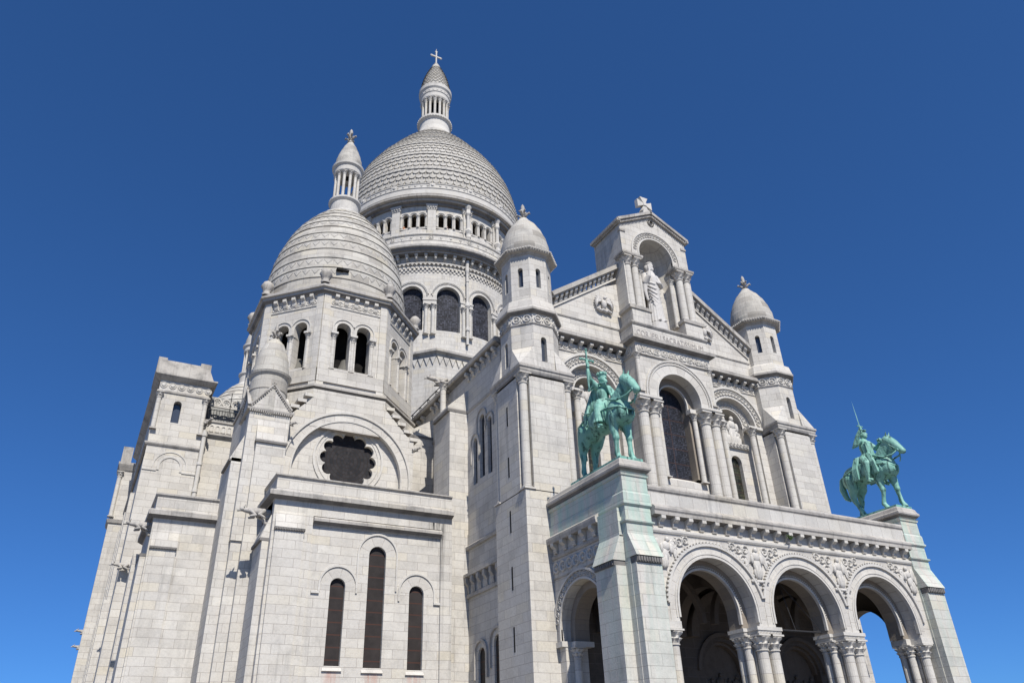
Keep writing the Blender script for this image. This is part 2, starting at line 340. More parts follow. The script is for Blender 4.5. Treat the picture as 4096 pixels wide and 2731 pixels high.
def tring(mb,fr,u,v,r,w_,d,n=10):     # raised ring
    vs=[]
    for i in range(n):
        a=2*PI*i/n; c,s=math.cos(a),math.sin(a)
        for rr,dd in ((r-w_,0.),(r-w_*.5,-d),(r,-d),(r+w_*.4,0.)): vs.append(fr(u+c*rr,v+s*rr,dd))
    mb.add(vs,[(i*4+k,i*4+k+1,((i+1)%n)*4+k+1,((i+1)%n)*4+k) for i in range(n) for k in range(3)])
def knob(mb,fr,u,v,r,d,n=6):
    vs=[fr(u+r*math.cos(2*PI*i/n),v+r*math.sin(2*PI*i/n),0) for i in range(n)]+[fr(u+.5*r*math.cos(2*PI*i/n),v+.5*r*math.sin(2*PI*i/n),-d) for i in range(n)]
    mb.add(vs,[(i,(i+1)%n,n+(i+1)%n,n+i) for i in range(n)]+[tuple(range(n,2*n))])
def leaf(mb,fr,u0,v0,u1,v1,wd,d):
    du,dv=u1-u0,v1-v0; L=math.hypot(du,dv); nu,nv=-dv/L*wd,du/L*wd; mu,mv=(u0+u1)/2,(v0+v1)/2
    mb.add([fr(u0,v0,0),fr(mu+nu,mv+nv,0),fr(u1,v1,0),fr(mu-nu,mv-nv,0),fr(mu,mv,-d)],[(0,1,4),(1,2,4),(2,3,4),(3,0,4)])
def scrolls(mb,fr,u0,u1,v0,v1,d=.07):  # running scroll relief
    h=v1-v0; n=max(1,int((u1-u0)/(h*.95))); s=(u1-u0)/n
    for i in range(n):
        u=u0+(i+.5)*s; v=(v0+v1)/2; r=h*.42
        tring(mb,fr,u,v,r,h*.13,d); knob(mb,fr,u,v,h*.15,d); f=1 if i%2 else -1
        for q in (-1,1): leaf(mb,fr,u+s/2-h*.1*q,v+f*q*h*.05,u+s/2+h*.06*q,v+f*q*h*.46,h*.1,d)
        for a in (0.6,2.4,4.2): leaf(mb,fr,u,v,u+math.cos(a+f)*r*.8,v+math.sin(a+f)*r*.8,h*.07,d*.9)
def arcscrolls(mb,fr,c,spr,r,h,n,d=.07,t0=.1,t1=PI-.1):
    for i in range(n):
        a=t0+(t1-t0)*(i+.5)/n; u,v=c+r*math.cos(a),spr+r*math.sin(a)
        tring(mb,fr,u,v,h*.43,h*.14,d,8); knob(mb,fr,u,v,h*.16,d,5)
        a2=a+(t1-t0)/n*.5
        for q in (-1,1): leaf(mb,fr,c+(r+q*h*.06)*math.cos(a2),spr+(r+q*h*.06)*math.sin(a2),c+(r+q*h*.45)*math.cos(a2),spr+(r+q*h*.45)*math.sin(a2),h*.1,d)
_cc={}
def column(x,y,z0,z1,r,parent,mat=None,cap_h=None,base=True,name='column'):
    key=(round(z1-z0,3),round(r,3),cap_h,base)
    if key not in _cc:
        m=MB(); H=z1-z0; ch=cap_h or r*2.5; n=16
        if base: m.box(-r*1.45,r*1.45,-r*1.45,r*1.45,0,r*.35); pr=[(r*1.4,r*.35),(r*1.45,r*.5),(r*1.3,r*.62),(r*1.12,r*.7),(r*1.2,r*.85),(r*1.02,r*.98)]
        else: pr=[(r,0)]
        pr+=[(r*.99,H-ch-.06),(r*1.18,H-ch-.05),(r*1.18,H-ch+.0),(r*.98,H-ch+.02)]
        m.lathe(0,0,pr,n)
        rows=[(.98,.03),(1.12,.16),(1.5,.36),(1.2,.42),(1.3,.55),(1.78,.78),(1.45,.84),(1.62,.9)]
        m.lathe(0,0,[(r*k,H-ch+ch*q) for k,q in rows],32,mod=lambda a,j:1+(.15 if j in(2,5) else .07)*math.cos(8*a+(PI if j>3 else 0)))
        m.box(-r*1.62,r*1.62,-r*1.62,r*1.62,H-ch*.12,H)
        me=bpy.data.meshes.new('column'); me.from_pydata(m.v,[],m.f); me.materials.append(mat or STD); _cc[key]=me
    return link(name,_cc[key],parent,Matrix.Translation((x,y,z0)))
def octo(cx,cy,a): q=a/math.cos(PI/8); return [(cx+q*math.cos(R(22.5+45*k)),cy+q*math.sin(R(22.5+45*k))) for k in range(8)]
def fleuron(x,y,z,h,parent,name='finial'):
    m=MB(); m.lathe(x,y,[(h*.17,z),(h*.14,z+h*.06),(h*.07,z+h*.12),(h*.06,z+h*.36),(h*.11,z+h*.42),(h*.06,z+h*.5),(h*.10,z+h*.74),(h*.075,z+h*.88),(.01,z+h)],10)
    for k in range(4):
        a=PI/4+k*PI/2; c,s=math.cos(a),math.sin(a)
        m.tube([(x+c*h*.06,y+s*h*.06,z+h*.2),(x+c*h*.2,y+s*h*.2,z+h*.36),(x+c*h*.3,y+s*h*.3,z+h*.42),(x+c*h*.33,y+s*h*.33,z+h*.34)],[h*.05,h*.055,h*.05,h*.035],6)
        a=k*PI/2; c,s=math.cos(a),math.sin(a)
        m.tube([(x+c*h*.06,y+s*h*.06,z+h*.42),(x+c*h*.17,y+s*h*.17,z+h*.56),(x+c*h*.22,y+s*h*.22,z+h*.52)],[h*.045,h*.045,h*.03],6)
    return m.build(name,STG,parent,True)
def slab(mb,a,b,y0,y1,th):     # sloping slab between (x,z) a and b, thickness th downwards
    (x0,z0),(x1,z1)=a,b; d=Vector((x1-x0,z1-z0)).normalized(); nx,nz=d.y*th,-d.x*th
    if nz>0: nx,nz=-nx,-nz
    mb.add([(x0,y0,z0),(x1,y0,z1),(x1+nx,y0,z1+nz),(x0+nx,y0,z0+nz),(x0,y1,z0),(x1,y1,z1),(x1+nx,y1,z1+nz),(x0+nx,y1,z0+nz)],[(0,1,2,3),(7,6,5,4),(0,4,5,1),(1,5,6,2),(2,6,7,3),(3,7,4,0)])
def text(s,fr,u,v,size,ext,name,mat,parent,width=None):
    cu=bpy.data.curves.new(name,'FONT'); cu.body=s; cu.size=size; cu.extrude=ext; cu.resolution_u=3
    o=bpy.data.objects.new(name,cu); COL.objects.link(o); dg=bpy.context.evaluated_depsgraph_get(); me=bpy.data.meshes.new_from_object(o.evaluated_get(dg)); bpy.data.objects.remove(o)
    xs=[q.co.x for q in me.vertices]; k=(width/(max(xs)-min(xs))) if width else 1; x0=min(xs)
    for q in me.vertices: q.co=Vector(fr(u+(q.co.x-x0)*k,v+q.co.y,-q.co.z))
    me.materials.clear(); me.materials.append(mat); me.name=name
    return link(name,me,parent)
# ---------------------------------------------------------------- ground
gm=MB(); gm.add([(-2500,-2500,-1.62),(2500,-2500,-1.62),(2500,2500,-1.62),(-2500,2500,-1.62)],[(0,1,2,3)]); go=gm.build('ground',PAVE); go['kind']='structure'
G=-1.6
B=thing('basilica',(0,20,G),'white domed stone basilica with arcaded porch, belfry tower and tall central dome','church')
# ================================================================ PORCH
pm=MB(); F0=FY(-.15); FI=FY(.55)
AC=(-5.75,0.,5.75)
wall(pm,F0,-9.1,9.1,5.72,9.75,[(c,2.35,5.72,6.38) for c in AC],.7,N=24)
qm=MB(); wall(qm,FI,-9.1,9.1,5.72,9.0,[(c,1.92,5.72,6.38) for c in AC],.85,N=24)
pm.box(-9.1,9.1,-.15,1.3,9.74,11.5)                        # parapet core
pm.box(-9.4,9.4,1.3,6.3,9.92,10.4)                            # terrace slab
for sx in (-1,1):
    FS=(FXL(-10.5) if sx<0 else FXR(10.5)); FS2=(FXL(-9.95) if sx<0 else FXR(9.95))
    wall(pm,FS,1.6,6.35,5.65,10.8,[(3.93,2.0,5.65,6.2)],.55,N=20); wall(qm,FS2,1.6,6.35,5.65,9.4,[(3.93,1.62,5.65,6.2)],.85,N=20)
    pm.box(*sorted((sx*10.5,sx*9.15)),5.95,6.4,G,5.65) if False else pm.box(*sorted((sx*10.42,sx*9.15)),5.75,6.35,G,5.65)
portico=pm.build('portico',ST,B)
# vaults
pm=MB()
for c in AC:
    n=14;vs=[];fs=[]
    for i in range(n+1):
        for j in range(n+1):
            x=-2.6+5.2*i/n; y=-2.4+4.8*j/n
            vs.append((c+x,3.85+y,6.6+max(math.sqrt(max(0,2.6**2-x*x)),1.03*math.sqrt(max(0,2.4**2-y*y)))))
    fs=[(i*(n+1)+j,(i+1)*(n+1)+j,(i+1)*(n+1)+j+1,i*(n+1)+j+1) for i in range(n) for j in range(n)]; pm.add(vs,fs)
rb=MB()
for c in (-2.875,2.875):      # transverse ribs
    aring(rb,FXL(c-.3),3.85,6.2,2.1,2.9,0,.6)
for c in AC:
    aring(rb,FY(5.6),c,6.2,2.0,2.5,0,.6,n=28); aring(rb,FY(3.6),c,6.5,2.35,2.62,0,.35,n=28)
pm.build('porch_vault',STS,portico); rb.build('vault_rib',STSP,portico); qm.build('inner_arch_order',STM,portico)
fl=MB(); fl.box(-9.4,9.4,-.8,6.4,G,G+.9); fl.box(-11.2,11.2,-2.2,-.8,G,G+.6); fl.box(-11.2,11.2,-3.4,-2.2,G,G+.3); fl.build('steps',PAVE,portico)
for k,c in enumerate(AC):
    m=MB(); aring(m,F0,c,6.38,2.36,2.84,-.02-.002*k,.3,leg=5.72,n=28); m.build('archivolt',STU,portico)
    m=MB(); e=.004*k
    aring(m,F0,c,6.38,2.30,2.40,-.07-e,.12,leg=5.9,n=28); aring(m,F0,c,6.38,2.46,2.52,-.05-e,.1,leg=5.9,n=28)
    t0=R(12.5) if k<2 else R(2); t1=PI-(R(12.5) if k>0 else R(2))
    aring(m,F0,c,6.38,2.83,2.955,-.12-e,.1,n=26,t0=t0,t1=t1); beads(m,F0,c,6.38,2.985,.13,40,.09,max(t0,R(20)) if k<2 else t0,min(t1,PI-R(20)) if k>0 else t1)
    aring(m,FI,c,6.38,1.88,1.98,-.06,.1,leg=5.9,n=26); beads(m,FI,c,6.38,2.05,.05,54,.055)
    m.build('arch_moulding',STP,portico)
# column clusters
for c in (-2.875,2.875):
    for q in (-.36,.36): column(c+q,.12,G+.9,5.40,.262,portico)
    for q in (-.74,.74): column(c+q,.62,G+.9,5.40,.20,portico); column(c+q,1.08,G+.9,5.40,.19,portico)
    cb=MB(); cb.box(c-.52,c+.52,.42,1.35,G+.5,5.42); cb.box(c-.14,c+.14,.2,.44,G+.5,5.42); cb.build('pier',ST,portico)
    ip=MB()
    for a,b,y0,y1 in ((c-.74,c+.74,-.22,.5),(c-.98,c+.98,.46,1.42)):
        ip.box(a,b,y0,y1,5.42,5.56); ip.box(a-.05,b+.05,y0-.05,y1+.05,5.565,5.725); n=int((b-a)/.09)
        for i in range(n): ip.box(a+.02+(b-a)*i/n,a+.06+(b-a)*i/n,y0-.035,y0,5.44,5.52)
    ip.build('impost',STP,portico)
for sx in (-1,1):
    ip=MB(); column(sx*8.42,.12,G+.9,5.40,.24,portico); column(sx*8.0,.62,G+.9,5.40,.20,portico); column(sx*8.0,1.08,G+.9,5.40,.19,portico)
    a,b=sorted((sx*8.08,sx*9.0)); ip.box(a,b,-.2,.5,5.42,5.725); a,b=sorted((sx*7.72,sx*9.0)); ip.box(a,b,.47,1.42,5.42,5.72)
    a,b=sorted((sx*8.3,sx*9.2)); cb=MB(); cb.box(a,b,.4,1.35,G+.5,5.42); cb.build('pier',ST,portico)
    # side arch imposts and columns
    a,b=sorted((sx*10.62,sx*9.0)); ip.box(a,b,5.72,6.32,5.4,5.65)
    a,b=sorted((sx*10.1,sx*9.0)); ip.box(a,b,5.35,5.9,5.38,5.62)
    column(sx*9.85,5.62,G+.9,5.38,.19,portico); column(sx*9.85,2.1,G+.9,5.38,.19,portico); ip.build('impost',STP,portico)
# corner piers with buttresses and pedestals
for sx in (-1,1):
    mat=STV
    m=MB(); X=lambda a,b: sorted((sx*a,sx*b))
    m.box(*X(9.08,10.55),-.26,1.7,G,10.7); m.box(*X(9.12,10.53),-.64,0,G,8.0); m.box(*X(10.4,11.1),.1,1.72,G,7.98); m.box(*X(10.5,10.74),.1,1.72,9.3,10.62)
    a,b=X(9.07,10.565)
    m.add([(a,-.78,8.3),(b,-.78,8.3),(b,-.27,9.38),(a,-.27,9.38),(a,0,8.3),(b,0,8.3),(b,0,9.38),(a,0,9.38)],[(0,1,2,3),(0,3,7,4),(1,5,6,2),(0,4,5,1)])
    p=[(sx*11.24,8.22),(sx*10.74,9.36),(sx*10.4,9.36),(sx*10.4,8.22)]
    m.add([(x,.1,z) for x,z in p]+[(x,1.74,z) for x,z in p],[(0,1,2,3),(7,6,5,4),(0,4,5,1),(1,5,6,2),(3,7,4,0)])
    for z0,z1,o in ((8.66,8.69,.0),(9.0,9.03,0)): pass
    m.box(*X(9.1,10.55),-.26,6.3,10.7,12.25)
    m.build('corner_pier',mat,portico)
    m=MB()                                                      # strings and pedestal mouldings
    P=[(sx*10.55,6.3),(sx*10.55,-.26),(sx*9.08,-.26),(sx*9.08,6.3)]
    if sx>0: P=P[::-1]
    P2=[(P[0][0],1.75)]+P[1:3]+[(P[3][0],-.1)] if sx<0 else [(P[0][0],-.1)]+P[1:3]+[(P[3][0],1.75)]
    sweep(m,P2,[(-.05,9.86),(.06,9.88),(.1,9.93),(.1,9.99),(.02,10.03),(-.05,10.03)])
    sweep(m,P,[(-.05,10.66),(.05,10.68),(.1,10.74),(.1,10.82),(.04,10.86),(-.05,10.86)])
    sweep(m,P,[(-.05,10.86),(.05,10.86),(.05,11.27),(.02,11.33),(-.05,11.33)])
    sweep(m,P,[(-.05,12.1),(.05,12.12),(.07,12.2),(.1,12.24),(-.05,12.26)])
    m.box(*X(9.1,10.55),-.26,6.3,12.24,12.5)
    m.build('pedestal_moulding',STV,portico)
    m=MB(); sweep(m,[(P[0][0],6.25)]+P[1:3]+[(P[3][0],6.25)],[(-.3,12.40),(.16,12.44),(.2,12.50),(.2,12.60),(.13,12.68),(.08,12.86),(.0,12.94),(-.72,12.94)]); m.build('pedestal_cap',STG,portico)
    soot_shade([(P[0][0],6.2)]+P[1:3]+[(P[3][0],6.2)],12.43,.1,.03,.13,portico)
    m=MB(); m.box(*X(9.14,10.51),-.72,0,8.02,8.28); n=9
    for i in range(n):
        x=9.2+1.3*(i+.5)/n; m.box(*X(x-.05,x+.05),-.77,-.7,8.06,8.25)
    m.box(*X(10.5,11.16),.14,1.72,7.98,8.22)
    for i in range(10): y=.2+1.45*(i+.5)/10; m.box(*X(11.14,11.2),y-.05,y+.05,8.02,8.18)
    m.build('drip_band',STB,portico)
# cornice, corbels, parapet
m=MB(); sweep(m,[(-9.06,-.15),(9.06,-.15)],[(-.05,9.58),(.06,9.6),(.1,9.68),(.1,9.78),(.03,9.83),(-.05,9.83)]); m.build('string_course',STP,portico)
corbel_row(FY(-.16),-8.95,8.95,22,9.84,10.36,.36,.25,portico,ST)
soot_shade([(-9.05,-.15),(9.05,-.15)],10.36,.06,.02,.31,portico)
m=MB(); sweep(m,[(-9.05,-.2),(9.05,-.2)],[(-.1,10.36),(.33,10.36),(.33,10.52),(.38,10.6),(.38,10.7),(.28,10.8),(.1,10.86),(.02,10.95),(-.1,10.95)]); m.build('cornice',STG,portico)
m=MB(); sweep(m,[(-9.08,-.15),(9.08,-.15)],[(-.3,11.46),(.06,11.48),(.06,11.56),(.12,11.62),(.14,11.74),(.1,11.84),(-.05,11.88),(-.8,11.88)]); m.build('parapet_coping',STG,portico)
m=MB(); m.box(-9.08,9.08,-.22,-.1,10.9,11.5); m.build('parapet',stone('stone_parapet',base=(.53,.515,.48),course=60,bw=.85,grime=.2,streak=.4),portico)
for sx in (-1,1):
    FS=(FXL(-10.52) if sx<0 else FXR(10.52)); corbel_row(FS,1.85,6.3,5,9.86,10.38,.3,.26,portico,ST)
    m=MB(); P=[(sx*10.5,6.33),(sx*10.5,1.72)]; P=P if sx<0 else P[::-1]
    sweep(m,P,[(-.05,10.38),(.32,10.38),(.36,10.55),(.36,10.68),(.25,10.75),(.05,10.9),(-.05,10.9)]); sweep(m,P,[(-.05,9.6),(.06,9.62),(.1,9.68),(.1,9.8),(.03,9.84),(-.05,9.84)])
    sweep(m,P,[(-.05,8.62),(.05,8.64),(.07,8.7),(-.05,8.74)]); m.build('cornice',STG,portico)
    m=MB(); scrolls(m,FS,1.9,6.25,8.85,9.5,.08); arcscrolls(m,FS,3.93,6.2,2.28,.3,20,.06); aring(m,FS,3.93,6.2,2.42,2.52,-.1,.1,leg=5.65); aring(m,FS,3.93,6.2,2.0,2.1,-.04,.1,leg=5.65); m.build('carved_frieze',STP,portico)
# spandrel reliefs
def figure(m,fr,u,v,h,lean=0.,wings=False,arms=True):
    s=h; el=lambda du,dv,dd,a,b,c: m.ell(fr(u+du*s,v+dv*s,-dd*s),(a*s,c*s,b*s),10,7) 
    fx=Vector(fr(1,0,0))-Vector(fr(0,0,0))
    if abs(fx.x)<.5: el=lambda du,dv,dd,a,b,c: m.ell(fr(u+du*s,v+dv*s,-dd*s),(c*s,a*s,b*s),10,7)
    el(lean*.9,.92,.06,.075,.10,.075); el(lean*.6,.70,.04,.17,.17,.08); el(lean*.3,.42,.03,.18,.25,.07); el(0,.16,.03,.2,.22,.07)
    for q in (-1,1):
        el(q*.07,.2,.06,.07,.24,.06)
        if arms: el(q*.2+lean*.6,.62,.05,.07,.17,.06)
        if wings: el(q*.32+lean*.5,.72,.02,.14,.24,.035); el(q*.42+lean*.5,.5,.02,.09,.2,.03)
m=MB(); SP=FY(-.16)
for c in (-2.875,2.875): figure(m,SP,c,7.95,1.45,wings=True); m.fbox(SP,c-.55,c+.55,7.72,7.86,-.1,0)
for q in (-1,1): figure(m,SP,q*8.62,8.05,1.35,lean=-q*.25,wings=True)
m.build('relief_figure',STP,portico,True)
m=MB()
for k,c in enumerate(AC):
    for q in (-1,1):
        for a in range(7):
            th=R(84-6.6*a); r=3.22+.012*a*a; s_=.17+.012*a
            u,v=c+q*r*math.cos(th),6.38+r*math.sin(th)
            if 7.9<v<9.45 and abs(u)<9.0:
                tring(m,SP,u,v,s_*.85,s_*.3,.07); knob(m,SP,u,v,s_*.35,.08)
                for aa in (.5,2.,3.6,5.2): leaf(m,SP,u+math.cos(aa)*s_*.8,v+math.sin(aa)*s_*.8,u+math.cos(aa+.5)*s_*1.35,v+math.sin(aa+.5)*s_*1.35,s_*.25,.06)
for c in (-2.875,2.875):
    for q in (-1,1): tring(m,SP,c+q*.8,8.75,.27,.09,.08); knob(m,SP,c+q*.8,8.75,.14,.09); tring(m,SP,c+q*.62,9.28,.2,.08,.1)
m.build('carved_frieze',STP,portico)
# back wall of the porch: doors and tympana
m=MB(); FB=FY(6.2)
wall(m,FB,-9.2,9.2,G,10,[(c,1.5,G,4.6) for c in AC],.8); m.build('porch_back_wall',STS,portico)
for k,c in enumerate(AC):
    m=MB(); pts=[(c-1.5,3.2),(c+1.5,3.2)]+[(c+1.5*math.cos(PI*i/14),4.6+1.5*math.sin(PI*i/14)) for i in range(15)]; m.poly(FB,pts,.55,.8)
    FT=FY(6.74); m.box(c-1.5,c+1.5,6.55,6.9,2.2,3.2)
    aring(m,FB,c,4.6,1.75,1.95,-.15,.1); aring(m,FB,c,4.6,1.35,1.5,.2,.5)
    if k==0: m.fbox(FT,c-.05,c+.05,3.4,5.9,-.12,0); m.fbox(FT,c-.75,c+.75,5.15,5.27,-.12,0); figure(m,FT,c,3.9,1.5,arms=False); 
    for u_,h_ in ((-1.05,1.2),(-.6,1.0),(.55,1.05),(1.05,1.2),(0,1.3)): 
        if k or u_: figure(m,FT,c+u_,3.25,h_,lean=.1*u_)
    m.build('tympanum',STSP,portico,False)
    m=MB(); m.box(c-1.25,c+1.25,6.75,6.85,G+.9,2.2); 
    for i in range(8): x=c-1.1+.31*i; m.box(x,x+.24,6.72,6.76,G+1,2.1)
    m.build('door',WOOD,portico)
text('SACRATISSIMO CORDI JESU',FY(6.53),-5.75-1.35,2.62,.36,.01,'lintel_inscription',GOLD,portico,2.7)
# tie rod frame in the middle arch
m=MB(); y=.95; m.tube([(-2.2,y,5.86),(2.1,y,5.86)],.045,8)
for x1 in (-2.15,.15,2.05): m.tube([(0.1,y+.5,8.35),(x1,y,5.86)],.018,6)
m.build('tie_rod',IRON,portico)
# ================================================================ FACADE
m=MB(); FF=FY(7.8); FG=FY(8.25)
for s in (-1,1):
    a,b=sorted((s*3.0,s*8.7)); wall(m,FF,a,b,9.5,24.2,[(s*5.9,1.95,9.5,20.8)],.46,N=20)
    a,b=sorted((s*3.9,s*7.95)); wall(m,FG,a,b,9.5,19.15,[(s*5.9,.46,15.3,18.15)],.35); wall(m,FG,a,b,19.15,23,[(s*5.9,1.13,19.5,20.95)],1.0)
    m.box(a,b,9.2,9.4,19,23)
FCt=FY(6.45); FC2=FY(7.2)
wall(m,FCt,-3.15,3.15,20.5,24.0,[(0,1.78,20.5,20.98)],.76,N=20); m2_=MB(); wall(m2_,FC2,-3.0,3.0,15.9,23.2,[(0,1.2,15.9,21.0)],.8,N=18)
for s in (-1,1):
    a,b=sorted((s*1.85,s*3.1)); m.box(a,b,7.08,7.9,9.5,20.5); a,b=sorted((s*3.0,s*3.14)); m.box(a,b,6.47,7.9,20.5,25.9)
    a,b=sorted((s*2.35,s*2.68)); m.box(a,b,6.8,7.2,9.5,20.4)
m.box(-1.9,1.9,7.1,7.7,9.5,15.6); m.add([(-1.9,7.1,15.6),(1.9,7.1,15.6),(1.3,7.7,15.95),(-1.3,7.7,15.95)],[(0,1,2,3)])
# gable
gt=lambda u: 31.35-.69*max(0,abs(u)-2.99)
wall(m,FF,-8.7,8.7,24.1,lambda u:gt(u)-.1)
m.box(-8.7,8.7,9.4,38,9.5,24.0)
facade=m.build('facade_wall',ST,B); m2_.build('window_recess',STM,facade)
for s in (-1,1):
    pane(FG,s*5.9,.46,15.3,18.15,.3,'window',GLG,facade)
    m=MB(); aring(m,FF,s*5.9,20.8,2.62,2.78,-.12,.1,leg=20.75,n=28); aring(m,FF,s*5.9,20.8,1.95,2.06,-.05,.1,leg=20.7,n=28); arcscrolls(m,FF,s*5.9,20.8,2.34,.42,23,.08)
    aring(m,FG,s*5.9,20.95,1.74,1.84,-.08,.1,leg=20.75); aring(m,FG,s*5.9,20.95,1.13,1.2,-.05,.1,leg=20.75); arcscrolls(m,FG,s*5.9,20.95,1.47,.42,15,.08)
    m.fbox(FG,s*5.9-1.25,s*5.9+1.25,19.15,19.5,-.18,.5); scrolls(m,FY(8.06),s*5.9-1.2,s*5.9+1.2,19.18,19.47,.05)
    for q in (-1,1): m.fbox(FG,s*5.9+q*1.6-.45,s*5.9+q*1.6+.45,20.55,20.8,-.3,.2)
    m.build('carved_archivolt',STP,facade)
    for yy,uu,hh,ll in ((8.5,-.45,2.0,0),(8.45,.2,2.1,.05),(8.4,.7,1.2,-.2)): m=MB(); figure(m,FY(yy),s*5.9+uu,19.5,hh,lean=ll); m.ell((s*5.9+uu*.8,8.6,19.9),(.6,.35,.5)); m.build('relief_figure',STP,facade,True)
    m=MB(); m.box(-.5,.5,0,0,0,0); 
    column(s*7.25,7.66,10.5,20.6,.2,facade); column(s*4.55,7.66,10.5,20.6,.2,facade)
    a,b=sorted((s*7.0,s*8.6)); 
    m=MB(); m.box(a,b,7.55,7.85,20.6,20.8); a,b=sorted((s*3.1,s*4.85)); m.box(a,b,7.55,7.85,20.6,20.8); m.build('impost',STP,facade)
    for x in (2.93,2.13): column(s*x,6.76,11,20.42,.335,facade,cap_h=.8)
    column(s*1.48,7.0,15.6,20.35,.16,facade); column(s*3.02,6.55,20.95,23.75,.15,facade)
    m=MB(); a,b=sorted((s*1.66,s*3.35)); m.box(a,b,6.34,7.2,20.42,20.56); m.box(a-.05,b+.05,6.28,7.25,20.56,20.72); a,b=sorted((s*1.12,s*1.75)); m.box(a,b,6.85,7.3,20.36,20.66); m.build('impost',STP,facade)
    # horizontal cornice with corbels, raking cornice with corbels
    P=[(-8.6,7.8),(-3.1,7.8)] if s<0 else [(3.1,7.8),(8.6,7.8)]
    m=MB(); sweep(m,P,corn(24.22,.45,.58)); sweep(m,P,[(-.05,26.02),(.05,26.04),(.08,26.12),(-.05,26.16)]); sweep(m,P,[(-.05,23.42),(.06,23.44),(.06,23.54),(-.05,23.58)]); m.build('cornice',STG,facade)
    a,b=sorted((s*3.25,s*8.5)); corbel_row(FF,a,b,7,23.75,24.25,.4,.24,facade,ST); soot_shade(P,24.36,.16,.14,.5,facade)
    m=MB(); scrolls(m,FF,a,b,23.58,24.1,.06); m.build('carved_frieze',STP,facade)
    m=MB(); slab(m,(s*2.95,31.42),(s*8.75,31.42-.69*5.8),7.3,8.4,.3); slab(m,(s*2.95,31.14),(s*8.7,31.14-.69*5.75),7.45,8.3,.14); m.build('raking_cornice',STG,facade)
    m=MB(); th=math.atan(.69)
    for i in range(13):
        u=s*(3.25+5.2*(i+.5)/13); zt=31.0-.69*(abs(u)-2.95)
        pr=[(0,zt-.55),(-.12,zt-.5),(-.16,zt-.34),(-.32,zt-.2),(-.34,zt),(0,zt)]; h=.11
        vs=[FF(u-h,v+(h*.69*s),d) for d,v in pr]+[FF(u+h,v-(h*.69*s),d) for d,v in pr]; k=len(pr)
        m.add(vs,[tuple(range(k)),tuple(range(2*k-1,k-1,-1))]+[(j,k+j,k+(j+1)%k,(j+1)%k) for j in range(k)])
    slab(m,(s*2.95,30.45),(s*8.6,30.45-.69*5.65),7.7,7.9,.12); m.build('corbel_table',ST,facade)
    # eagle relief
    m=MB(); ex,ez=s*4.42+(.05),27.75; fr=FY(7.78); K=1.3
    m.ell((ex,7.66,ez+.02),(.2,.2,.38)); m.ell((ex+.04,7.55,ez+.48),(.11,.13,.14)); m.tube([(ex+.06,7.48,ez+.48),(ex+.18,7.44,ez+.44)],[.06,.02],6)
    for q in (-1,1):
        for i in range(6):
            a=R(100-22*i); m.tube([(ex+q*.18,7.7,ez+.3),(ex+q*(.42+.03*i),7.62,ez+.5-.08*i),(ex+q*(.46+.34*math.sin(R(30+22*i))),7.66,ez+.58-.2*i)],[.08,.1,.035],6)
    for i in range(9): m.ell((ex-.5+.125*i,7.66,ez-.5+.05*math.cos(i*2)),(.14,.14,.09),8,6)
    m.build('eagle_relief',STW,facade,True)
pane(FC2,0,1.2,15.9,21.0,.55,'window',GL,facade)
m=MB(); aring(m,FCt,0,20.98,1.8,2.4,-.02,.2,leg=20.72,n=28); m.build('archivolt',STU,facade)
m=MB(); aring(m,FCt,0,20.98,1.74,1.84,-.06,.2,leg=20.72); aring(m,FCt,0,20.98,2.42,2.5,-.07,.1,leg=20.72); aring(m,FCt,0,20.98,2.62,2.72,-.1,.1,leg=20.72); beads(m,FCt,0,20.98,2.56,.06,64,.075); aring(m,FC2,0,21.0,1.17,1.26,-.06,.1,leg=20.7); m.build('arch_moulding',STP,facade)
# entablature of the centre bay
m=MB(); P=[(-3.15,7.8),(-3.15,6.42),(3.15,6.42),(3.15,7.8)]
m.box(-3.15,3.15,6.42,7.9,23.7,26.1); m.build('entablature',ST,facade)
m=MB(); sweep(m,P,[(-.05,23.62),(.05,23.64),(.08,23.7),(.03,23.76),(-.05,23.76)]); sweep(m,P,[(-.1,24.5),(.05,24.52),(.08,24.56),(.36,24.68),(.38,24.9),(.3,24.96),(-.1,24.98)]); sweep(m,P,[(-.05,25.86),(.05,25.9),(.12,26.0),(.12,26.1),(-.3,26.14)]); m.build('cornice',STG,facade)
soot_shade(P,24.675,.14,.09,.34,facade)
m=MB(); fr=FY(6.41); scrolls(m,fr,-3.1,3.1,23.8,24.46,.035); scrolls(m,FXL(-3.16),6.5,7.75,23.8,24.46,.06); m.build('carved_frieze',STP,facade)
text('ASRNES GREIR EORNUBAS',fr,-3.0,23.9,.56,.055,'frieze_lettering',STP,facade,6.0)
INC=plain('incised_letters',(.30,.28,.265),.9)
text('COR JESU SACRATISSIMUM',fr,-2.88,25.12,.62,.012,'facade_inscription',INC,facade,5.7)
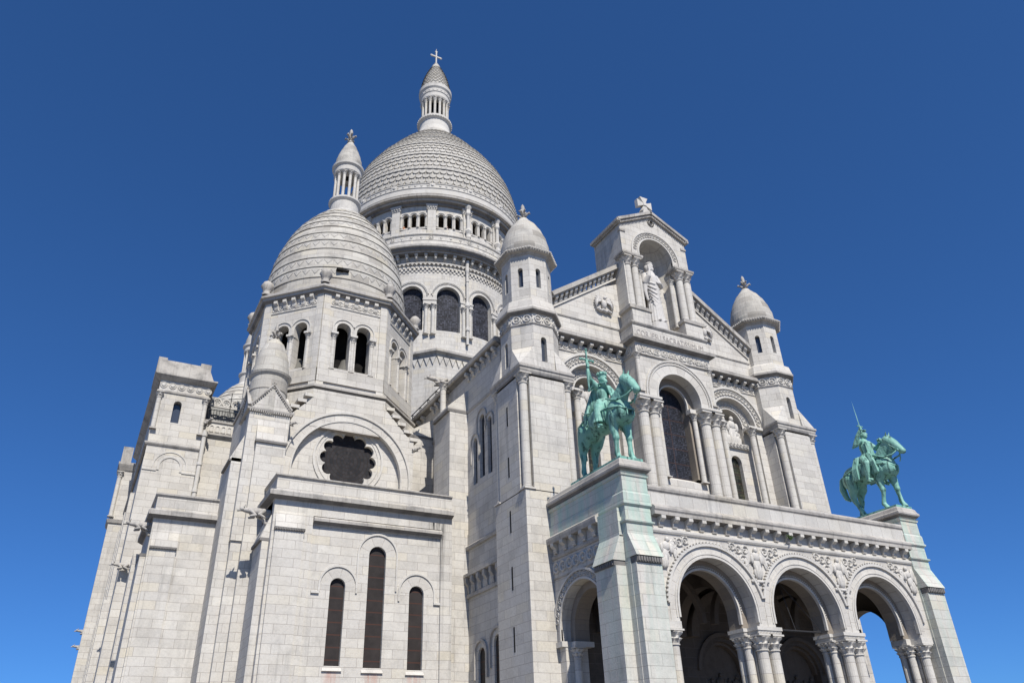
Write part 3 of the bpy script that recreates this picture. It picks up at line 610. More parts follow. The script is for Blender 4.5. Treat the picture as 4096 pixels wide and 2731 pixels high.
# niche with gabled canopy
m=MB(); FN=FY(6.65)
wall(m,FN,-3.0,3.0,31.9,lambda u:34.75+(3-abs(u))*.50,[(0,1.5,31.9,32.45)],.5,N=20)
for s in (-1,1):
    a,b=sorted((s*2.9,s*2.99)); m.box(a,b,6.68,9.7,26.1,34.9); a,b=sorted((s*1.5,s*3.05)); m.box(a,b,6.36,7.5,26.12,27.2)
    a,b=sorted((s*1.62,s*2.95)); m.box(a,b,7.1,7.6,27.1,31.9)
m.lathe(0,7.1,[(1.55,26.1),(1.55,32.45)]+[(1.55*math.cos(R(9*i)),32.45+1.55*math.sin(R(9*i))) for i in range(1,11)],24,0,PI)
m.box(-2.98,2.98,9.6,9.9,26,34.6); m.box(-2.94,2.94,7.2,9.7,34.3,34.7); niche=m.build('niche_canopy',ST,B)
m=MB()
for s in (-1,1): slab(m,(0,36.55),(s*3.25,36.55-.515*3.25),6.38,10.0,.22); slab(m,(0,36.28),(s*3.18,36.28-.515*3.18),6.5,9.9,.16)
for s in (-1,1):
    for i in range(22):
        u=s*(.1+3.0*i/22); m.box(u-.04,u+.04,6.44,6.52,36.05-.515*abs(u),36.16-.515*abs(u))
    a,b=sorted((s*3.0,s*3.3)); m.box(a,b,6.42,9.95,34.62,34.85); m.box(*sorted((s*2.55,s*3.04)),6.58,6.9,33.9,34.05)
m.build('canopy_roof',STG,niche)
m=MB(); aring(m,FN,0,32.45,1.5,1.6,-.06,.1,leg=31.95); arcscrolls(m,FN,0,32.45,1.83,.36,20,.06); aring(m,FN,0,32.45,2.06,2.18,-.08,.1,leg=31.95)
for s in (-1,1): knob(m,FN,s*.0,35.6,.22,.08,8); tring(m,FN,0,35.55,.3,.1,.06)
m.build('carved_archivolt',STP,niche)
for s in (-1,1):
    for x in (2.66,2.02): column(s*x,6.8,27.4,31.68,.26,niche)
    column(s*1.4,7.05,27.0,31.0,.13,niche)
    m=MB(); a,b=sorted((s*1.46,s*3.18)); m.box(a,b,6.42,7.4,31.68,31.8); m.box(a-.05,b+.05,6.36,7.45,31.8,31.95); n=16
    for i in range(n): m.box(a+(b-a)*(i+.25)/n,a+(b-a)*(i+.75)/n,6.36,6.43,31.7,31.78)
    a,b=sorted((s*1.4,s*3.2)); m.box(a-.04,b+.04,6.28,7.6,27.15,27.4); m.build('impost',STG,niche)
m=MB(); m.box(-.4,.4,6.75,7.5,36.45,36.75); m.box(-.28,.28,6.85,7.4,36.75,37.05)
for a in range(4):
    q=[(-.10,.12),(.10,.12),(.36,.66),(-.36,.66)]; ca,sa=math.cos(a*PI/2),math.sin(a*PI/2)
    pts=[(u*ca-v*sa,37.62+u*sa+v*ca) for u,v in q]; m.poly(FY(6.95),pts,0,.34)
m.lathe(0,0,[(0.01,0)],3) if False else None
m.fbox(FY(6.95),-.14,.14,37.48,37.76,-.06,.34); m.build('stone_cross',STP,niche)
# ================================================================ CORNER TURRETS
def turret(s):
    cx,cy=s*10.2,8.05; nf=1.75; k=.55
    m=MB(); m.prism([(cx-nf,cy-nf),(cx+nf,cy-nf),(cx+nf,cy+nf),(cx-nf,cy+nf)],G,13.35)
    q=nf-k; P=[(-nf,-q),(-q,-q),(-q,-nf),(q,-nf),(q,-q),(nf,-q),(nf,q),(q,q),(q,nf),(-q,nf),(-q,q),(-nf,q)]
    m.prism([(cx+a,cy+b) for a,b in P],13.3,20.3)
    m.prism([(cx-nf,cy-nf),(cx+nf,cy-nf),(cx+nf,cy+nf),(cx-nf,cy+nf)],20.2,20.42)
    a1=1.68
    oc=octo(cx,cy,a1)
    for i in range(8):                                # octagon faces with slit windows
        ang=PI/4*i; hw=a1*math.tan(PI/8); fr=FD(cx,cy,a1,ang)
        wall(m,fr,-hw,hw,20.8,25.1,[(0,.19,21.4,22.9)] if i%2==0 else [],.3,N=8)
        a2=1.5; fr=FD(cx,cy,a2,ang); hw=a2*math.tan(PI/8); wall(m,fr,-hw,hw,25.7,29.3,[(0,.17,26.8,28.1)],.3,N=8)
    for sx in (-1,1):
        for sy in (-1,1):                             # broaches
            A=(cx+sx*1.86,cy+sy*1.86,20.8); t=a1*math.tan(PI/8)
            Bp=(cx+sx*t*.95,cy+sy*1.86,20.8); Cp=(cx+sx*1.86,cy+sy*t*.95,20.8); T1=(cx+sx*t,cy+sy*a1,22.3); T2=(cx+sx*a1,cy+sy*t,22.3)
            Q1=(cx+sx*t*.97,cy+sy*(a1-.03),20.8); Q2=(cx+sx*(a1-.03),cy+sy*t*.97,20.8)
            m.add([A,Bp,Cp,T1,T2,Q1,Q2],[(0,1,3),(0,3,4),(0,4,2),(1,5,3),(2,4,6)])
    m.frust(octo(cx,cy,1.92),25.0,octo(cx,cy,1.78),25.62,True); m.frust(octo(cx,cy,1.78),25.62,octo(cx,cy,1.5),25.85,False)
    t_=m.build('corner_turret',ST,B)
    m=MB(); sq=[(cx-nf,cy-nf),(cx+nf,cy-nf),(cx+nf,cy+nf),(cx-nf,cy+nf)]
    sweep(m,sq,[(-.1,20.36),(.04,20.4),(.09,20.52),(.09,20.62),(.16,20.7),(.16,20.84),(-.4,20.94)],True)
    sweep(m,octo(cx,cy,a1),[(-.1,23.86),(.05,23.88),(.08,23.95),(.03,24.0),(-.1,24.0)],True)
    sweep(m,octo(cx,cy,a1),[(-.1,24.62),(.04,24.64),(.2,24.78),(.28,24.82),(.28,24.96),(.2,25.04),(-.1,25.08)],True)
    sweep(m,octo(cx,cy,1.5),[(-.1,29.2),(.05,29.24),(.12,29.36),(.36,29.42),(.38,29.66),(.28,29.74),(-.1,29.76)],True); m.build('cornice',STG,t_)
    soot_shade(sq,20.4,.1,.03,.07,t_,True); soot_shade(octo(cx,cy,a1),24.76,.12,.03,.22,t_,True)
    m=MB()
    for i in range(8):
        fr=FD(cx,cy,a1+.01,PI/4*i); scrolls(m,fr,-.68,.68,24.02,24.6,.07); fr=FD(cx,cy,1.9,PI/4*i)
        for j in range(9): knob(m,fr,-.74+.185*j,29.53,.085,.07,5)
    m.build('carved_frieze',STP,t_)
    m=MB(); 
    pr=[(1.62,29.7),(1.66,30.1),(1.6,30.7),(1.44,31.35),(1.18,32.0),(.84,32.6),(.46,33.05),(.3,33.3)]
    p2=[]
    for a,b in zip(pr,pr[1:]): p2+=[a,(b[0]+.022,b[1])]
    p2.append(pr[-1]); m.lathe(cx,cy,p2,40); m.build('dome_cap',DOM,t_,False)
    fleuron(cx,cy,33.2,1.5,t_)
    for sx in (-1,1):
        for sy in (-1,1):
            column(cx+sx*(nf-.27),cy+sy*(nf-.27),13.35,20.36,.24,t_)
    for i in range(8):
        fr=FD(cx,cy,a1,PI/4*i)
        if i%2==0: pane(fr,0,.19,21.4,22.9,.26,'window',GLS,t_,8)
        pane(FD(cx,cy,1.5,PI/4*i),0,.17,26.8,28.1,.26,'window',GLS,t_,8)
    m=MB()
    for z in (17.6,14.5,11.4,8.4,5.4):
        m.box(cx-nf-.012,cx-nf+.05,8.02,8.14,z,z+1.2)
    m.build('arrow_slit',VOID,t_)  # darkness of the recessed slits painted on panels proud of the wall
    return t_
for s in (-1,1): turret(s)
# ================================================================ gargoyle (beast stretched out from the wall)
def gargoyle(p,dirv,parent,L=1.45,name='gargoyle'):
    m=MB(); d=Vector(dirv).normalized(); sdv=d.cross(Vector((0,0,1))); p=Vector(p)
    at=lambda f,s,z: p+d*(f*L)+sdv*(s*L)+Vector((0,0,z*L))
    m.chain([(at(-.1,0,0),.13*L),(at(.3,0,.0),.15*L),(at(.6,0,.02),.11*L),(at(.8,0,.03),.085*L)],10)
    m.ell(at(.88,0,.05),(.1*L,.1*L,.085*L),10,8); m.cap(at(.9,0,.03),.06*L,at(1.03,0,-.02),.035*L,8)
    for s in (-1,1):
        m.cap(at(.84,s*.07,.1),.03*L,at(.80,s*.09,.2),.012*L,6)
        m.chain([(at(.55,s*.1,-.03),.07*L),(at(.42,s*.15,-.16),.05*L),(at(.58,s*.15,-.2),.04*L)],8)
        m.chain([(at(.15,s*.12,.02),.1*L),(at(.3,s*.16,-.12),.055*L),(at(.12,s*.15,-.2),.045*L)],8)
    m.chain([(at(-.05,0,-.12),.1*L),(at(.12,0,-.22),.06*L),(at(.0,0,-.38),.08*L)],8)
    return m.build(name,STG,parent,True)
# ================================================================ NAVE WEST WALL
m=MB(); FW=FXL(-11.45)
wall(m,FW,9.6,11.9,13,21,[(11.35,.28,15.95,19.4)],.24); wall(m,FW,11.9,12.85,13,21,[(12.4,.34,16.05,19.9)],.24); wall(m,FW,12.85,22.6,13,21,[(13.4,.28,15.9,18.7)],.24)
wall(m,FW,9.6,12.0,G,12.3,[(10.9,.42,G,6.3)],.14); wall(m,FW,12.0,16,G,12.3,[(12.85,.42,G,5.9)],.14); m.box(-11.45,-10.9,15.8,22.6,G,13)
m.box(-11.5,-9.5,9.6,22.6,12.3,13); m.box(-11.45,-9,9.7,30,21,24.0); m.box(-10.8,8.7,9.9,38,G,24.0)
nave=m.build('nave_wall',ST,B)
for c,w_,a,b in ((11.35,.28,15.95,19.4),(12.4,.34,16.05,19.9),(13.4,.28,15.9,18.7)): pane(FW,c,w_,a,b,.2,'window',GL,nave,8)
for c,b in ((10.9,6.3),(12.85,5.9)): pane(FW,c,.42,G,b,.12,'window',GLR,nave,8)
m=MB()
for c,r,sp,lg in ((11.35,.5,19.4,18.9),(12.4,.62,19.95,19.2),(13.4,.5,18.7,17.3)): aring(m,FW,c,sp,r,r+.1,-.07,.1,leg=lg,n=16)
for c,sp in ((10.9,6.3),(12.85,5.9)): aring(m,FW,c,sp,.72,.86,-.12,.1,leg=sp-1.2,n=16)
sweep(m,[(-11.45,23),(-11.45,9.5)],[(-.05,21.1),(.05,21.12),(.08,21.3),(-.05,21.36)]); sweep(m,[(-11.45,15.9),(-11.45,9.7)],[(-.05,12.0),(.16,12.04),(.2,12.2),(-.05,12.4)])
sweep(m,[(-11.45,15.9),(-11.45,9.7)],[(-.05,10.35),(.34,10.38),(.34,10.55),(-.05,10.6)]); corbels(m,FW,9.9,15.6,7,9.4,10.36,.3,.28); m.box(-11.6,-11.4,9.6,15.7,9.2,9.4)
m.build('moulding',STG,nave)
m=MB(); sweep(m,[(-11.45,30),(-11.45,9.6)],corn(24.0,.5,.42)); m.build('cornice',STG,nave)
for a_,b_,n_ in ((9.8,14.6,6),(17.4,20.6,4),(21.6,23.5,2)): corbel_row(FW,a_,b_,n_,23.4,24.0,.34,.26,nave,ST)
soot_shade([(-11.45,30),(-11.45,9.6)],24.1,.14,.02,.3,nave)
m=MB(); scrolls(m,FW,9.8,14.6,23.42,23.95,.05); scrolls(m,FW,17.4,20.6,23.42,23.95,.05); m.build('carved_frieze',STP,nave)
def buttress(x0,x1,y0,y1,zt,zs,parent):    # projects towards -X with sloping weathering
    m=MB(); m.box(x0,x1,y0,y1,G,zs)
    m.add([(x0-.14,y0,zs+.22),(x1,y0,zt),(x1,y1,zt),(x0-.14,y1,zs+.22),(x0-.14,y0,zs),(x1,y0,zs),(x1,y1,zs),(x0-.14,y1,zs)],[(0,1,2,3),(0,4,5,1),(3,2,6,7),(0,3,7,4),(4,7,6,5)])
    b=m.build('buttress',ST,parent)
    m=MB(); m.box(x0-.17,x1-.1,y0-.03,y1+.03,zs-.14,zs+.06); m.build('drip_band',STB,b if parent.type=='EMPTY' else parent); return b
buttress(-12.75,-11.3,14.5,17.0,23.0,21.25,nave); buttress(-13.35,-11.3,20.4,23,23.2,21.6,nave)
gargoyle((-11.6,17.3,24.75),(-1,.25,.12),nave,1.7); column(-12.1,17.15,22.0,24.5,.2,nave)
m=MB()
for i in range(7):
    y=19+i*1.6; m.tube([(-11.2,y,24.4),(-11.2,y,25.6)],.035,6)
    if i<6: m.tube([(-11.2,y,24.45),(-11.2,y+1.6,25.6)],.035,6)
m.tube([(-11.2,19,25.6),(-11.2,28.6,25.6)],.04,6); m.tube([(-11.2,19,25.05),(-11.2,28.6,25.05)],.03,6); m.build('roof_railing',IRON,nave)
m=MB()
for s in (-1,1): slab(m,(0,30.8),(s*8.8,24.6),8.2,39,.3)
m.build('nave_roof',SLATE,B)
# ================================================================ CHAPEL
m=MB(); FCp=FY(13.95); FCf=FY(13.8)
wins=((-19.52,.42,5.25,9.28),(-17.36,.5,5.2,11.1),(-14.96,.44,5.15,9.15))
wall(m,FCp,-21.25,-18.6,G,12.45,[wins[0]],.22); wall(m,FCp,-18.6,-16.2,G,12.45,[wins[1]],.22); wall(m,FCp,-16.2,-13.5,G,12.45,[wins[2]],.22)
m.box(-23.4,-21.22,13.8,15,G,13.7); m.box(-13.56,-12.86,13.8,15,G,13.7); m.box(-21.22,-13.56,13.803,15,12.9,13.7); m.box(-23.4,-12.9,14.3,18,12.5,14.5); m.box(-23.4,-22.9,14.5,18.2,G,14)
m.box(-23.25,-21.7,13.62,13.85,G,12.0); m.add([(-23.27,13.55,12.05),(-21.68,13.55,12.05),(-21.68,13.8,12.98),(-23.27,13.8,12.98),(-23.27,13.8,12.05),(-21.68,13.8,12.05)],[(0,1,2,3),(0,3,4),(1,5,2),(0,4,5,1)])
m.box(-23.75,-23.35,14.2,16.4,G,11.5); m.add([(-23.85,14.2,11.55),(-23.4,14.2,12.9),(-23.4,16.4,12.9),(-23.85,16.4,11.55),(-23.4,14.2,11.5),(-23.4,16.4,11.5)],[(0,1,2,3),(0,4,1),(3,2,5),(0,3,5,4)])
chapel=m.build('side_chapel',STC,B)
for c,w_,a,b in wins: pane(FCp,c,w_,a,b,.2,'window',GLR,chapel)
m=MB()
for (c,w_,a,b),r,lg in zip(wins,(1.02,1.13,1.06),(8.95,9.2,8.7)): aring(m,FCp,c,b+.02,r-.04,r+.06,-.07-(.006 if r>1.1 else 0),.1,leg=lg,n=24)
for x,z in ((-20.75,8.88),(-13.72,8.68)): m.box(x-.22,x+.22,13.85,13.96,z-.06,z+.06)
for c,w_,a,b in wins: m.add([(c-w_-.1,13.85,a-.22),(c+w_+.1,13.85,a-.22),(c+w_+.05,14.0,a+.03),(c-w_-.05,14.0,a+.03),(c-w_-.1,13.96,a-.24),(c+w_+.1,13.96,a-.24)],[(0,1,2,3),(0,4,5,1)])
m.build('hood_moulding',STP,chapel)
m=MB()
for c,w_,a,b in wins: aring(m,FCp,c,b,w_+.02,.94 if c!=wins[1][0] else 1.05,-.004,.05,n=20)
m.build('archivolt',STU,chapel)
m=MB(); sweep(m,[(-21.2,13.9),(-13.55,13.9)],[(-.02,12.42),(.04,12.44),(.06,12.56),(.27,12.6),(.28,12.74),(.16,12.84),(-.02,12.9)])
P=[(-23.4,18),(-23.4,13.8),(-12.88,13.8)]
sweep(m,P,[(-.05,13.58),(.05,13.6),(.07,13.72),(.38,13.75),(.40,13.98),(.3,14.06),(.02,14.16),(-.05,14.16)]); sweep(m,P,[(-.05,14.84),(.04,14.86),(.06,14.92),(.13,14.96),(.13,15.03),(-.6,15.06)]); m.build('cornice',STG,chapel)
soot_shade(P,13.745,.13,.08,.35,chapel); soot_shade([(-21.2,13.9),(-13.55,13.9)],12.595,.13,.05,.25,chapel)
m=MB(); sweep(m,P,[(-.3,14.1),(.014,14.12),(.014,14.9),(-.3,14.9)]); m.build('parapet',ST,chapel)
m=MB(); m.box(-23.28,-21.66,13.55,13.8,11.9,12.06)
for i in range(12): x=-23.2+1.5*i/11; m.box(x-.04,x+.04,13.5,13.6,11.93,12.04)
m.box(-23.88,-23.4,14.18,16.42,11.4,11.56); m.build('drip_band',STB,chapel)
gargoyle((-23.6,14.6,13.0),(-1,-.02,0),chapel,1.5)
# rose glazing: rings of small dark panes held by fine lead and rusty bars
t=NT('rose_glass',.7,.2); g=t.n('NewGeometry'); sp=t.n('SeparateXYZ'); t.l(g.outputs['Position'],sp.inputs[0])
dx=t.math('ADD',sp.outputs[0],18.27); dz=t.math('ADD',sp.outputs[2],-18.15); rr=t.math('SQRT',t.math('ADD',t.math('MULTIPLY',dx,dx),t.math('MULTIPLY',dz,dz))); an=t.math('ARCTAN2',dz,dx)
b=t.n('TexBrick',offset=.5); t.l(t.comb(t.math('MULTIPLY',an,1.91),rr),b.inputs['Vector']); b.inputs['Scale'].default_value=1; b.inputs['Brick Width'].default_value=.4; b.inputs['Row Height'].default_value=.23; b.inputs['Mortar Size'].default_value=.02
b.inputs['Color1'].default_value=(.012,.013,.016,1); b.inputs['Color2'].default_value=(.032,.03,.032,1); b.inputs['Mortar'].default_value=(.02,.014,.012,1)
t.l(b.outputs['Color'],t.b.inputs['Base Color']); ROSEG=t.m
# ================================================================ ROSE WINDOW FRONT AND SQUARE BASE
m=MB(); FR=FY(17.8); FRb=FY(18.15)
wall(m,FR,-22.9,-13.95,12,lambda u: max(19.95,min(22.4,22.4-1.06*(abs(u+18.5)-2.05))),[(-18.38,3.6,12,17.0)],.36,N=36,du=.5)
m.box(-22.88,-13.97,18.75,29.5,G,20.7); m.box(-22.89,-22.1,18.0,18.8,G,19.93); m.box(-14.6,-13.96,18.0,18.8,G,19.93); 
m.box(-20.6,-16.4,18.3,22,20.6,22.4)
for q in (-1,1): m.add([(-18.5+q*2.05,18,22.4),(-18.5+q*4.4,18,19.9),(-18.5+q*4.4,22,19.9),(-18.5+q*2.05,22,22.4)],[(0,1,2,3)])
for i,(hw,z) in enumerate(((4.5,20.2),(4.05,20.72),(3.6,21.2),(3.18,21.68),(2.75,22.16))):
    for q in (-1,1): 
        a,b=sorted((-18.5+q*(hw-.25),-18.5+q*(hw+.32))); m.box(a,b,17.72,20,z-.22,z)
rose=m.build('rose_front',ST,B)
# pierced panel: disc of petals
rc=(-18.27,18.15); m=MB(); N=144
def lobe(a): 
    k=12; x=(a*k/(2*PI)+.5)%1-.5; th=x*2*PI/k; R0,rl=1.46,.40
    return R0*math.cos(th)+math.sqrt(max(0,rl*rl-(R0*math.sin(th))**2))
ins=[(rc[0]+lobe(2*PI*i/N)*math.cos(2*PI*i/N),rc[1]+lobe(2*PI*i/N)*math.sin(2*PI*i/N)) for i in range(N)]
out=[(rc[0]+2.2*math.cos(2*PI*i/N),rc[1]+2.2*math.sin(2*PI*i/N)) for i in range(N)]
vs=[FRb(u,v,0) for u,v in ins]+[FRb(u,v,0) for u,v in out]+[FRb(u,v,.3) for u,v in ins]
m.add(vs,[(i,(i+1)%N,N+(i+1)%N,N+i) for i in range(N)]+[(i,(i+1)%N,2*N+(i+1)%N,2*N+i) for i in range(N)])
oo=[(rc[0]+5.5*math.cos(2*PI*i/N),rc[1]+5.5*math.sin(2*PI*i/N)) for i in range(N)]
clampo=[(max(-22.3,min(-14.4,u)),max(12,min(20.85,v))) for u,v in oo]
m.add([FRb(u,v,0) for u,v in out]+[FRb(u,v,0) for u,v in clampo],[(i,(i+1)%N,N+(i+1)%N,N+i) for i in range(N)])
m.build('rose_panel',ST,rose)
m=MB(); m.add([FRb(u,v,.28) for u,v in ins],[tuple(range(N))]); m.build('window',ROSEG,rose)
m=MB(); aring(m,FR,-18.38,17.0,3.62,4.1,-.03,.2,n=40,leg=14.5); m.build('archivolt',STU,rose)
m=MB(); aring(m,FR,-18.38,17.0,4.1,4.26,-.14,.1,n=40,leg=16.2); aring(m,FR,-18.38,17.0,3.56,3.66,-.1,.2,n=40,leg=14.5)
n=64
for r0,r1,d in ((2.2,2.34,.08),(1.98,2.05,.04)):
    vs=[]
    for i in range(n):
        c,s=math.cos(2*PI*i/n),math.sin(2*PI*i/n)
        for r,dd in ((r0,0),(r0,-d),(r1,-d),(r1,0)): vs.append(FRb(rc[0]+c*r,rc[1]+s*r,dd))
    m.add(vs,[(i*4+k,i*4+k+1,((i+1)%n)*4+k+1,((i+1)%n)*4+k) for i in range(n) for k in range(3)])
m.build('arch_moulding',STP,rose)
gargoyle((-22.6,17.3,19.6),(.8,-.6,-.1),rose,.7); gargoyle((-14.0,17.9,19.4),(.6,-.8,0),rose,.7)
# corner buttress with gablet and pinnacle turret
m=MB(); m.box(-24.95,-22.5,16.95,19.6,12,20.0); m.box(-24.35,-22.6,16.65,17.2,G,17.95); m.box(-24.9,-24.0,17.05,19,G,19.9); m.box(-25.5,-24.5,17.5,21,G,17.0)
m.add([(-24.4,16.55,18.0),(-22.6,16.55,18.0),(-22.6,16.95,19.4),(-24.4,16.95,19.4),(-24.4,17,18.),(-22.6,17,18.)],[(0,1,2,3),(0,3,4),(1,5,2),(0,4,5,1)])
m.add([(-25.62,17.5,16.9),(-25.62,20,16.9),(-24.9,20,18.6),(-24.9,17.5,18.6),(-24.9,17.5,16.9),(-24.9,20,16.9)],[(0,1,2,3),(0,3,4),(1,5,2),(0,4,5,1)])
m.poly(FY(16.93),[(-25.0,20.1),(-22.45,20.1),(-23.72,21.7)],0,2.6); m.poly(FXL(-25.0),[(16.95,20.1),(19.6,20.1),(18.27,21.7)],.002,2.5)
cb=m.build('corner_buttress',ST,B)
m=MB(); sweep(m,[(-25.0,19.6),(-25.0,16.93),(-22.45,16.93),(-22.45,18)],[(-.05,19.98),(.12,20.0),(.14,20.12),(-.1,20.16)])
def rake(m,fr,u0,v0,u1,v1,n,sz):
    for i in range(n):
        t_=(i+.5)/n; u,v=u0+(u1-u0)*t_,v0+(v1-v0)*t_; m.fbox(fr,u-sz/2,u+sz/2,v-sz/2,v+sz/2,-.08,.02)
    du,dv=u1-u0,v1-v0; L=math.hypot(du,dv); nu,nv=-dv/L*.1,du/L*.1
    if nv<0: nu,nv=-nu,-nv
    m.poly(fr,[(u0,v0+.06),(u1,v1+.06),(u1+nu,v1+nv+.06),(u0+nu,v0+nv+.06)],-.12,.1)
f1=FY(16.92); f2=FXL(-25.01)
rake(m,f1,-24.95,20.2,-23.72,21.75,12,.09); rake(m,f1,-22.5,20.2,-23.72,21.75,12,.09); rake(m,f2,16.95,20.2,18.27,21.75,12,.09); rake(m,f2,19.6,20.2,18.27,21.75,12,.09)
for i in range(20): x=-24.95+2.45*i/19; m.box(x-.04,x+.04,16.8,16.92,19.88,19.98)
m.build('dentil_cornice',STG,cb); fleuron(-23.72,16.95,21.72,.55,cb); fleuron(-25.0,18.27,21.72,.55,cb)
m=MB(); m.box(-24.42,-22.55,16.53,16.95,17.86,18.0); m.box(-25.65,-24.95,17.5,20,16.78,16.92); m.build('drip_band',STB,cb)
m=MB(); m.lathe(-23.85,18.05,[(1.16,19.8),(1.16,21.6),(1.2,21.62),(1.2,21.7),(1.16,21.72),(1.16,22.55),(1.3,22.72),(1.34,22.85),(1.16,22.95),(1.1,23.5),(1.08,23.52),(1.02,24.1),(1.0,24.12),(.86,24.7),(.84,24.72),(.62,25.25),(.6,25.27),(.3,25.62)],40)
pn=m.build('pinnacle',DOM,cb); fleuron(-23.85,18.05,25.55,1.35,cb)
# ================================================================ BELFRY (octagonal) WITH DOME
def belfry_dome(cx,cy,parent,z=0.):
    pr=[]; key=[(5.40,31.0),(5.45,32.0),(5.41,32.95),(5.28,33.9),(5.12,34.85),(4.93,35.8),(4.67,36.7),(4.36,37.55),(4.02,38.35),(3.58,39.15),(3.06,39.9),(2.52,40.6),(1.95,41.3)]
    for (r,h),(r_,h_) in zip(key,key[1:]): pr+=[(r-.02,h+z),(r+.08,h+z+.01),(r+.08,h+z+.05),((r+r_)/2+.075,(h+h_)/2+z),(r_+.02,h_+z-.02)]
    pr+=[(1.6,41.4+z)]
    m=MB(); m.lathe(cx,cy,pr,64); d=m.build('dome',DOM,parent)
    m=MB()                                                    # rows of low pointed leaves
    for k in range(0,12):
        (r,h),(r_,h_)=key[k],key[k+1]; n=int(r*9)
        if k%3==0: continue
        for i in range(n):
            a=2*PI*(i+.5*(k%2))/n; da=PI/n*.92; t1=.0; 
            def P(aa,t,o): rr=r+(r_-r)*t+o; return (cx+rr*math.cos(aa),cy+rr*math.sin(aa),h+z+(h_-h)*t)
            m.add([P(a-da,.78,.07),P(a,.32,.115),P(a+da,.78,.07),P(a,.80,.105)],[(0,1,3),(1,2,3)])
    m.build('dome_leaves',DOMS,d)
    m=MB(); zz=z
    m.lathe(cx,cy,[(1.9,41.25+zz),(1.9,41.4+zz),(1.5,41.75+zz),(1.22,42.0+zz),(1.2,42.95+zz),(1.3,43.05+zz),(1.38,43.15+zz),(1.38,43.32+zz),(1.2,43.4+zz),(.4,43.42+zz)],32)
    m.lathe(cx,cy,[(.3,46.3+zz),(1.1,46.3+zz),(1.2,46.42+zz),(1.22,46.9+zz),(1.38,47.05+zz),(1.4,47.25+zz),(1.22,47.32+zz)],32)
    ln=m.build('lantern',STP,d)
    for i in range(12): a=2*PI*i/12; column(cx+.98*math.cos(a),cy+.98*math.sin(a),43.42+zz,46.32+zz,.125,ln)
    m=MB(); pr=[(1.2,47.3),(1.2,47.7),(1.17,47.72),(1.12,48.2),(1.09,48.22),(.98,48.75),(.95,48.77),(.8,49.3),(.77,49.32),(.56,49.9),(.53,49.92),(.3,50.4),(.2,50.6)]
    m.lathe(cx,cy,[(a,b+zz) for a,b in pr],28); m.build('lantern_cap',DOM,ln); fleuron(cx-.05,cy,50.5+zz,1.75,ln); return d
cx,cy,ao=-18.6,23.7,5.62
m=MB(); hw=ao*math.tan(PI/8)
for i in range(8):
    fr=FD(cx,cy,ao,PI/4*i)
    wall(m,fr,-hw,0,22.9,30.3,[(-.72,.5,24.5,27.65)],.75,N=12); wall(m,fr,0,hw,22.9,30.3,[(.72,.5,24.5,27.65)],.75,N=12)
    for q in (-1,1):
        a,b=sorted((q*1.84,q*hw)); m.fbox(fr,a,b,23.0,30.2,-.1,.02)
    m.fbox(fr,-hw,hw,23.3,24.3,-.12,.02)
m.prism(octo(cx,cy,5.95),19.9,22.55); m.prism(octo(cx,cy,5.6),30.2,30.9)
bel=m.build('belfry',ST,B)
m=MB(); m.prism(octo(cx,cy,3.9),20,30); m.build('belfry_dark_core',VOID,bel)  # added solid core, painted near black so the belfry openings look unlit
m=MB(); m.lathe(cx,cy-4.4,[(.1,25.9),(.4,25.8),(.55,25.3),(.8,24.6),(1.05,24.2)],20); m.lathe(cx-4.4*math.sin(PI/4),cy-4.4*math.cos(PI/4),[(.1,25.9),(.4,25.8),(.55,25.3),(.8,24.6),(1.05,24.2)],20); m.build('bell',plain('bell_bronze',(.13,.125,.11),.8),bel)
m=MB(); sweep(m,octo(cx,cy,5.62),[(-.05,22.5),(.1,22.52),(.14,22.68),(.42,22.72),(.42,22.88),(.25,22.98),(.1,23.08),(-.1,23.1)],True)
sweep(m,octo(cx,cy,5.7),[(-.2,30.2),(.06,30.22),(.08,30.34),(.26,30.36),(.28,30.46),(.30,30.54),(.42,30.58),(.42,30.76),(.3,30.82),(.22,30.93),(-.5,31.0)],True); m.build('cornice',STG,bel)
for i in range(8):
    fr=FD(cx,cy,ao,PI/4*i); m=MB()
    for c in (-.72,.72): aring(m,fr,c,27.65,.95 if False else .72,.80,-.06,.1,leg=27.3,n=16)
    m.build('arch_moulding',STP,bel)
    if i in(0,1,7): corbel_row(fr,-1.8,1.8,5,29.55,30.22,.3,.28,bel,ST)
    m=MB(); m.fbox(fr,-1.84,1.84,29.28,29.36,-.06,.02); m.fbox(fr,-1.84,1.84,30.0,30.2,-.02,.02); m.build('string_course',STP,bel)
    m=MB(); scrolls(m,fr,-1.8,1.8,29.4,29.85,.05); m.build('carved_frieze',STP,bel)
    if i in (0,1,7,6):
        for u in (-1.38,0,1.38):
            p=fr(u,0,.05); column(p[0],p[1],24.35,27.1,.13,bel); 
            m=MB(); m.fbox(fr,u-.25,u+.25,27.1,27.25,-.2,.5); m.build('impost',STP,bel)
for k,(x,y) in enumerate(octo(cx,cy,5.78)):
    m=MB(); m.lathe(x,y,[(.3,30.95),(.34,31.1),(.22,31.2),(.3,31.35),(.42,31.65),(.4,31.9),(.24,32.1),(.12,32.2),(.02,32.25)],16,mod=lambda a,j:1+(.17 if j>2 else .05)*math.cos(6*a+j*1.6)); m.build('acroterion',STG,bel,True)
soot_shade(octo(cx,cy,5.62),22.715,.17,.16,.38,bel,True); soot_shade(octo(cx,cy,5.7),30.36,.12,.1,.24,bel,True)
belfry_dome(-18.72,23.7,bel)
m=MB(); m.box(-18.72-1.05-.45,-18.72-1.05+.45,18.05,18.6,32.55,32.7); m.build('vent_slot',VOID,bel)
# far (north-west) dome
m=MB(); m.prism(octo(-19.3,59.5,5.7),18,30.9); fb=m.build('rear_belfry',ST,B); belfry_dome(-19.3,59.5,fb)
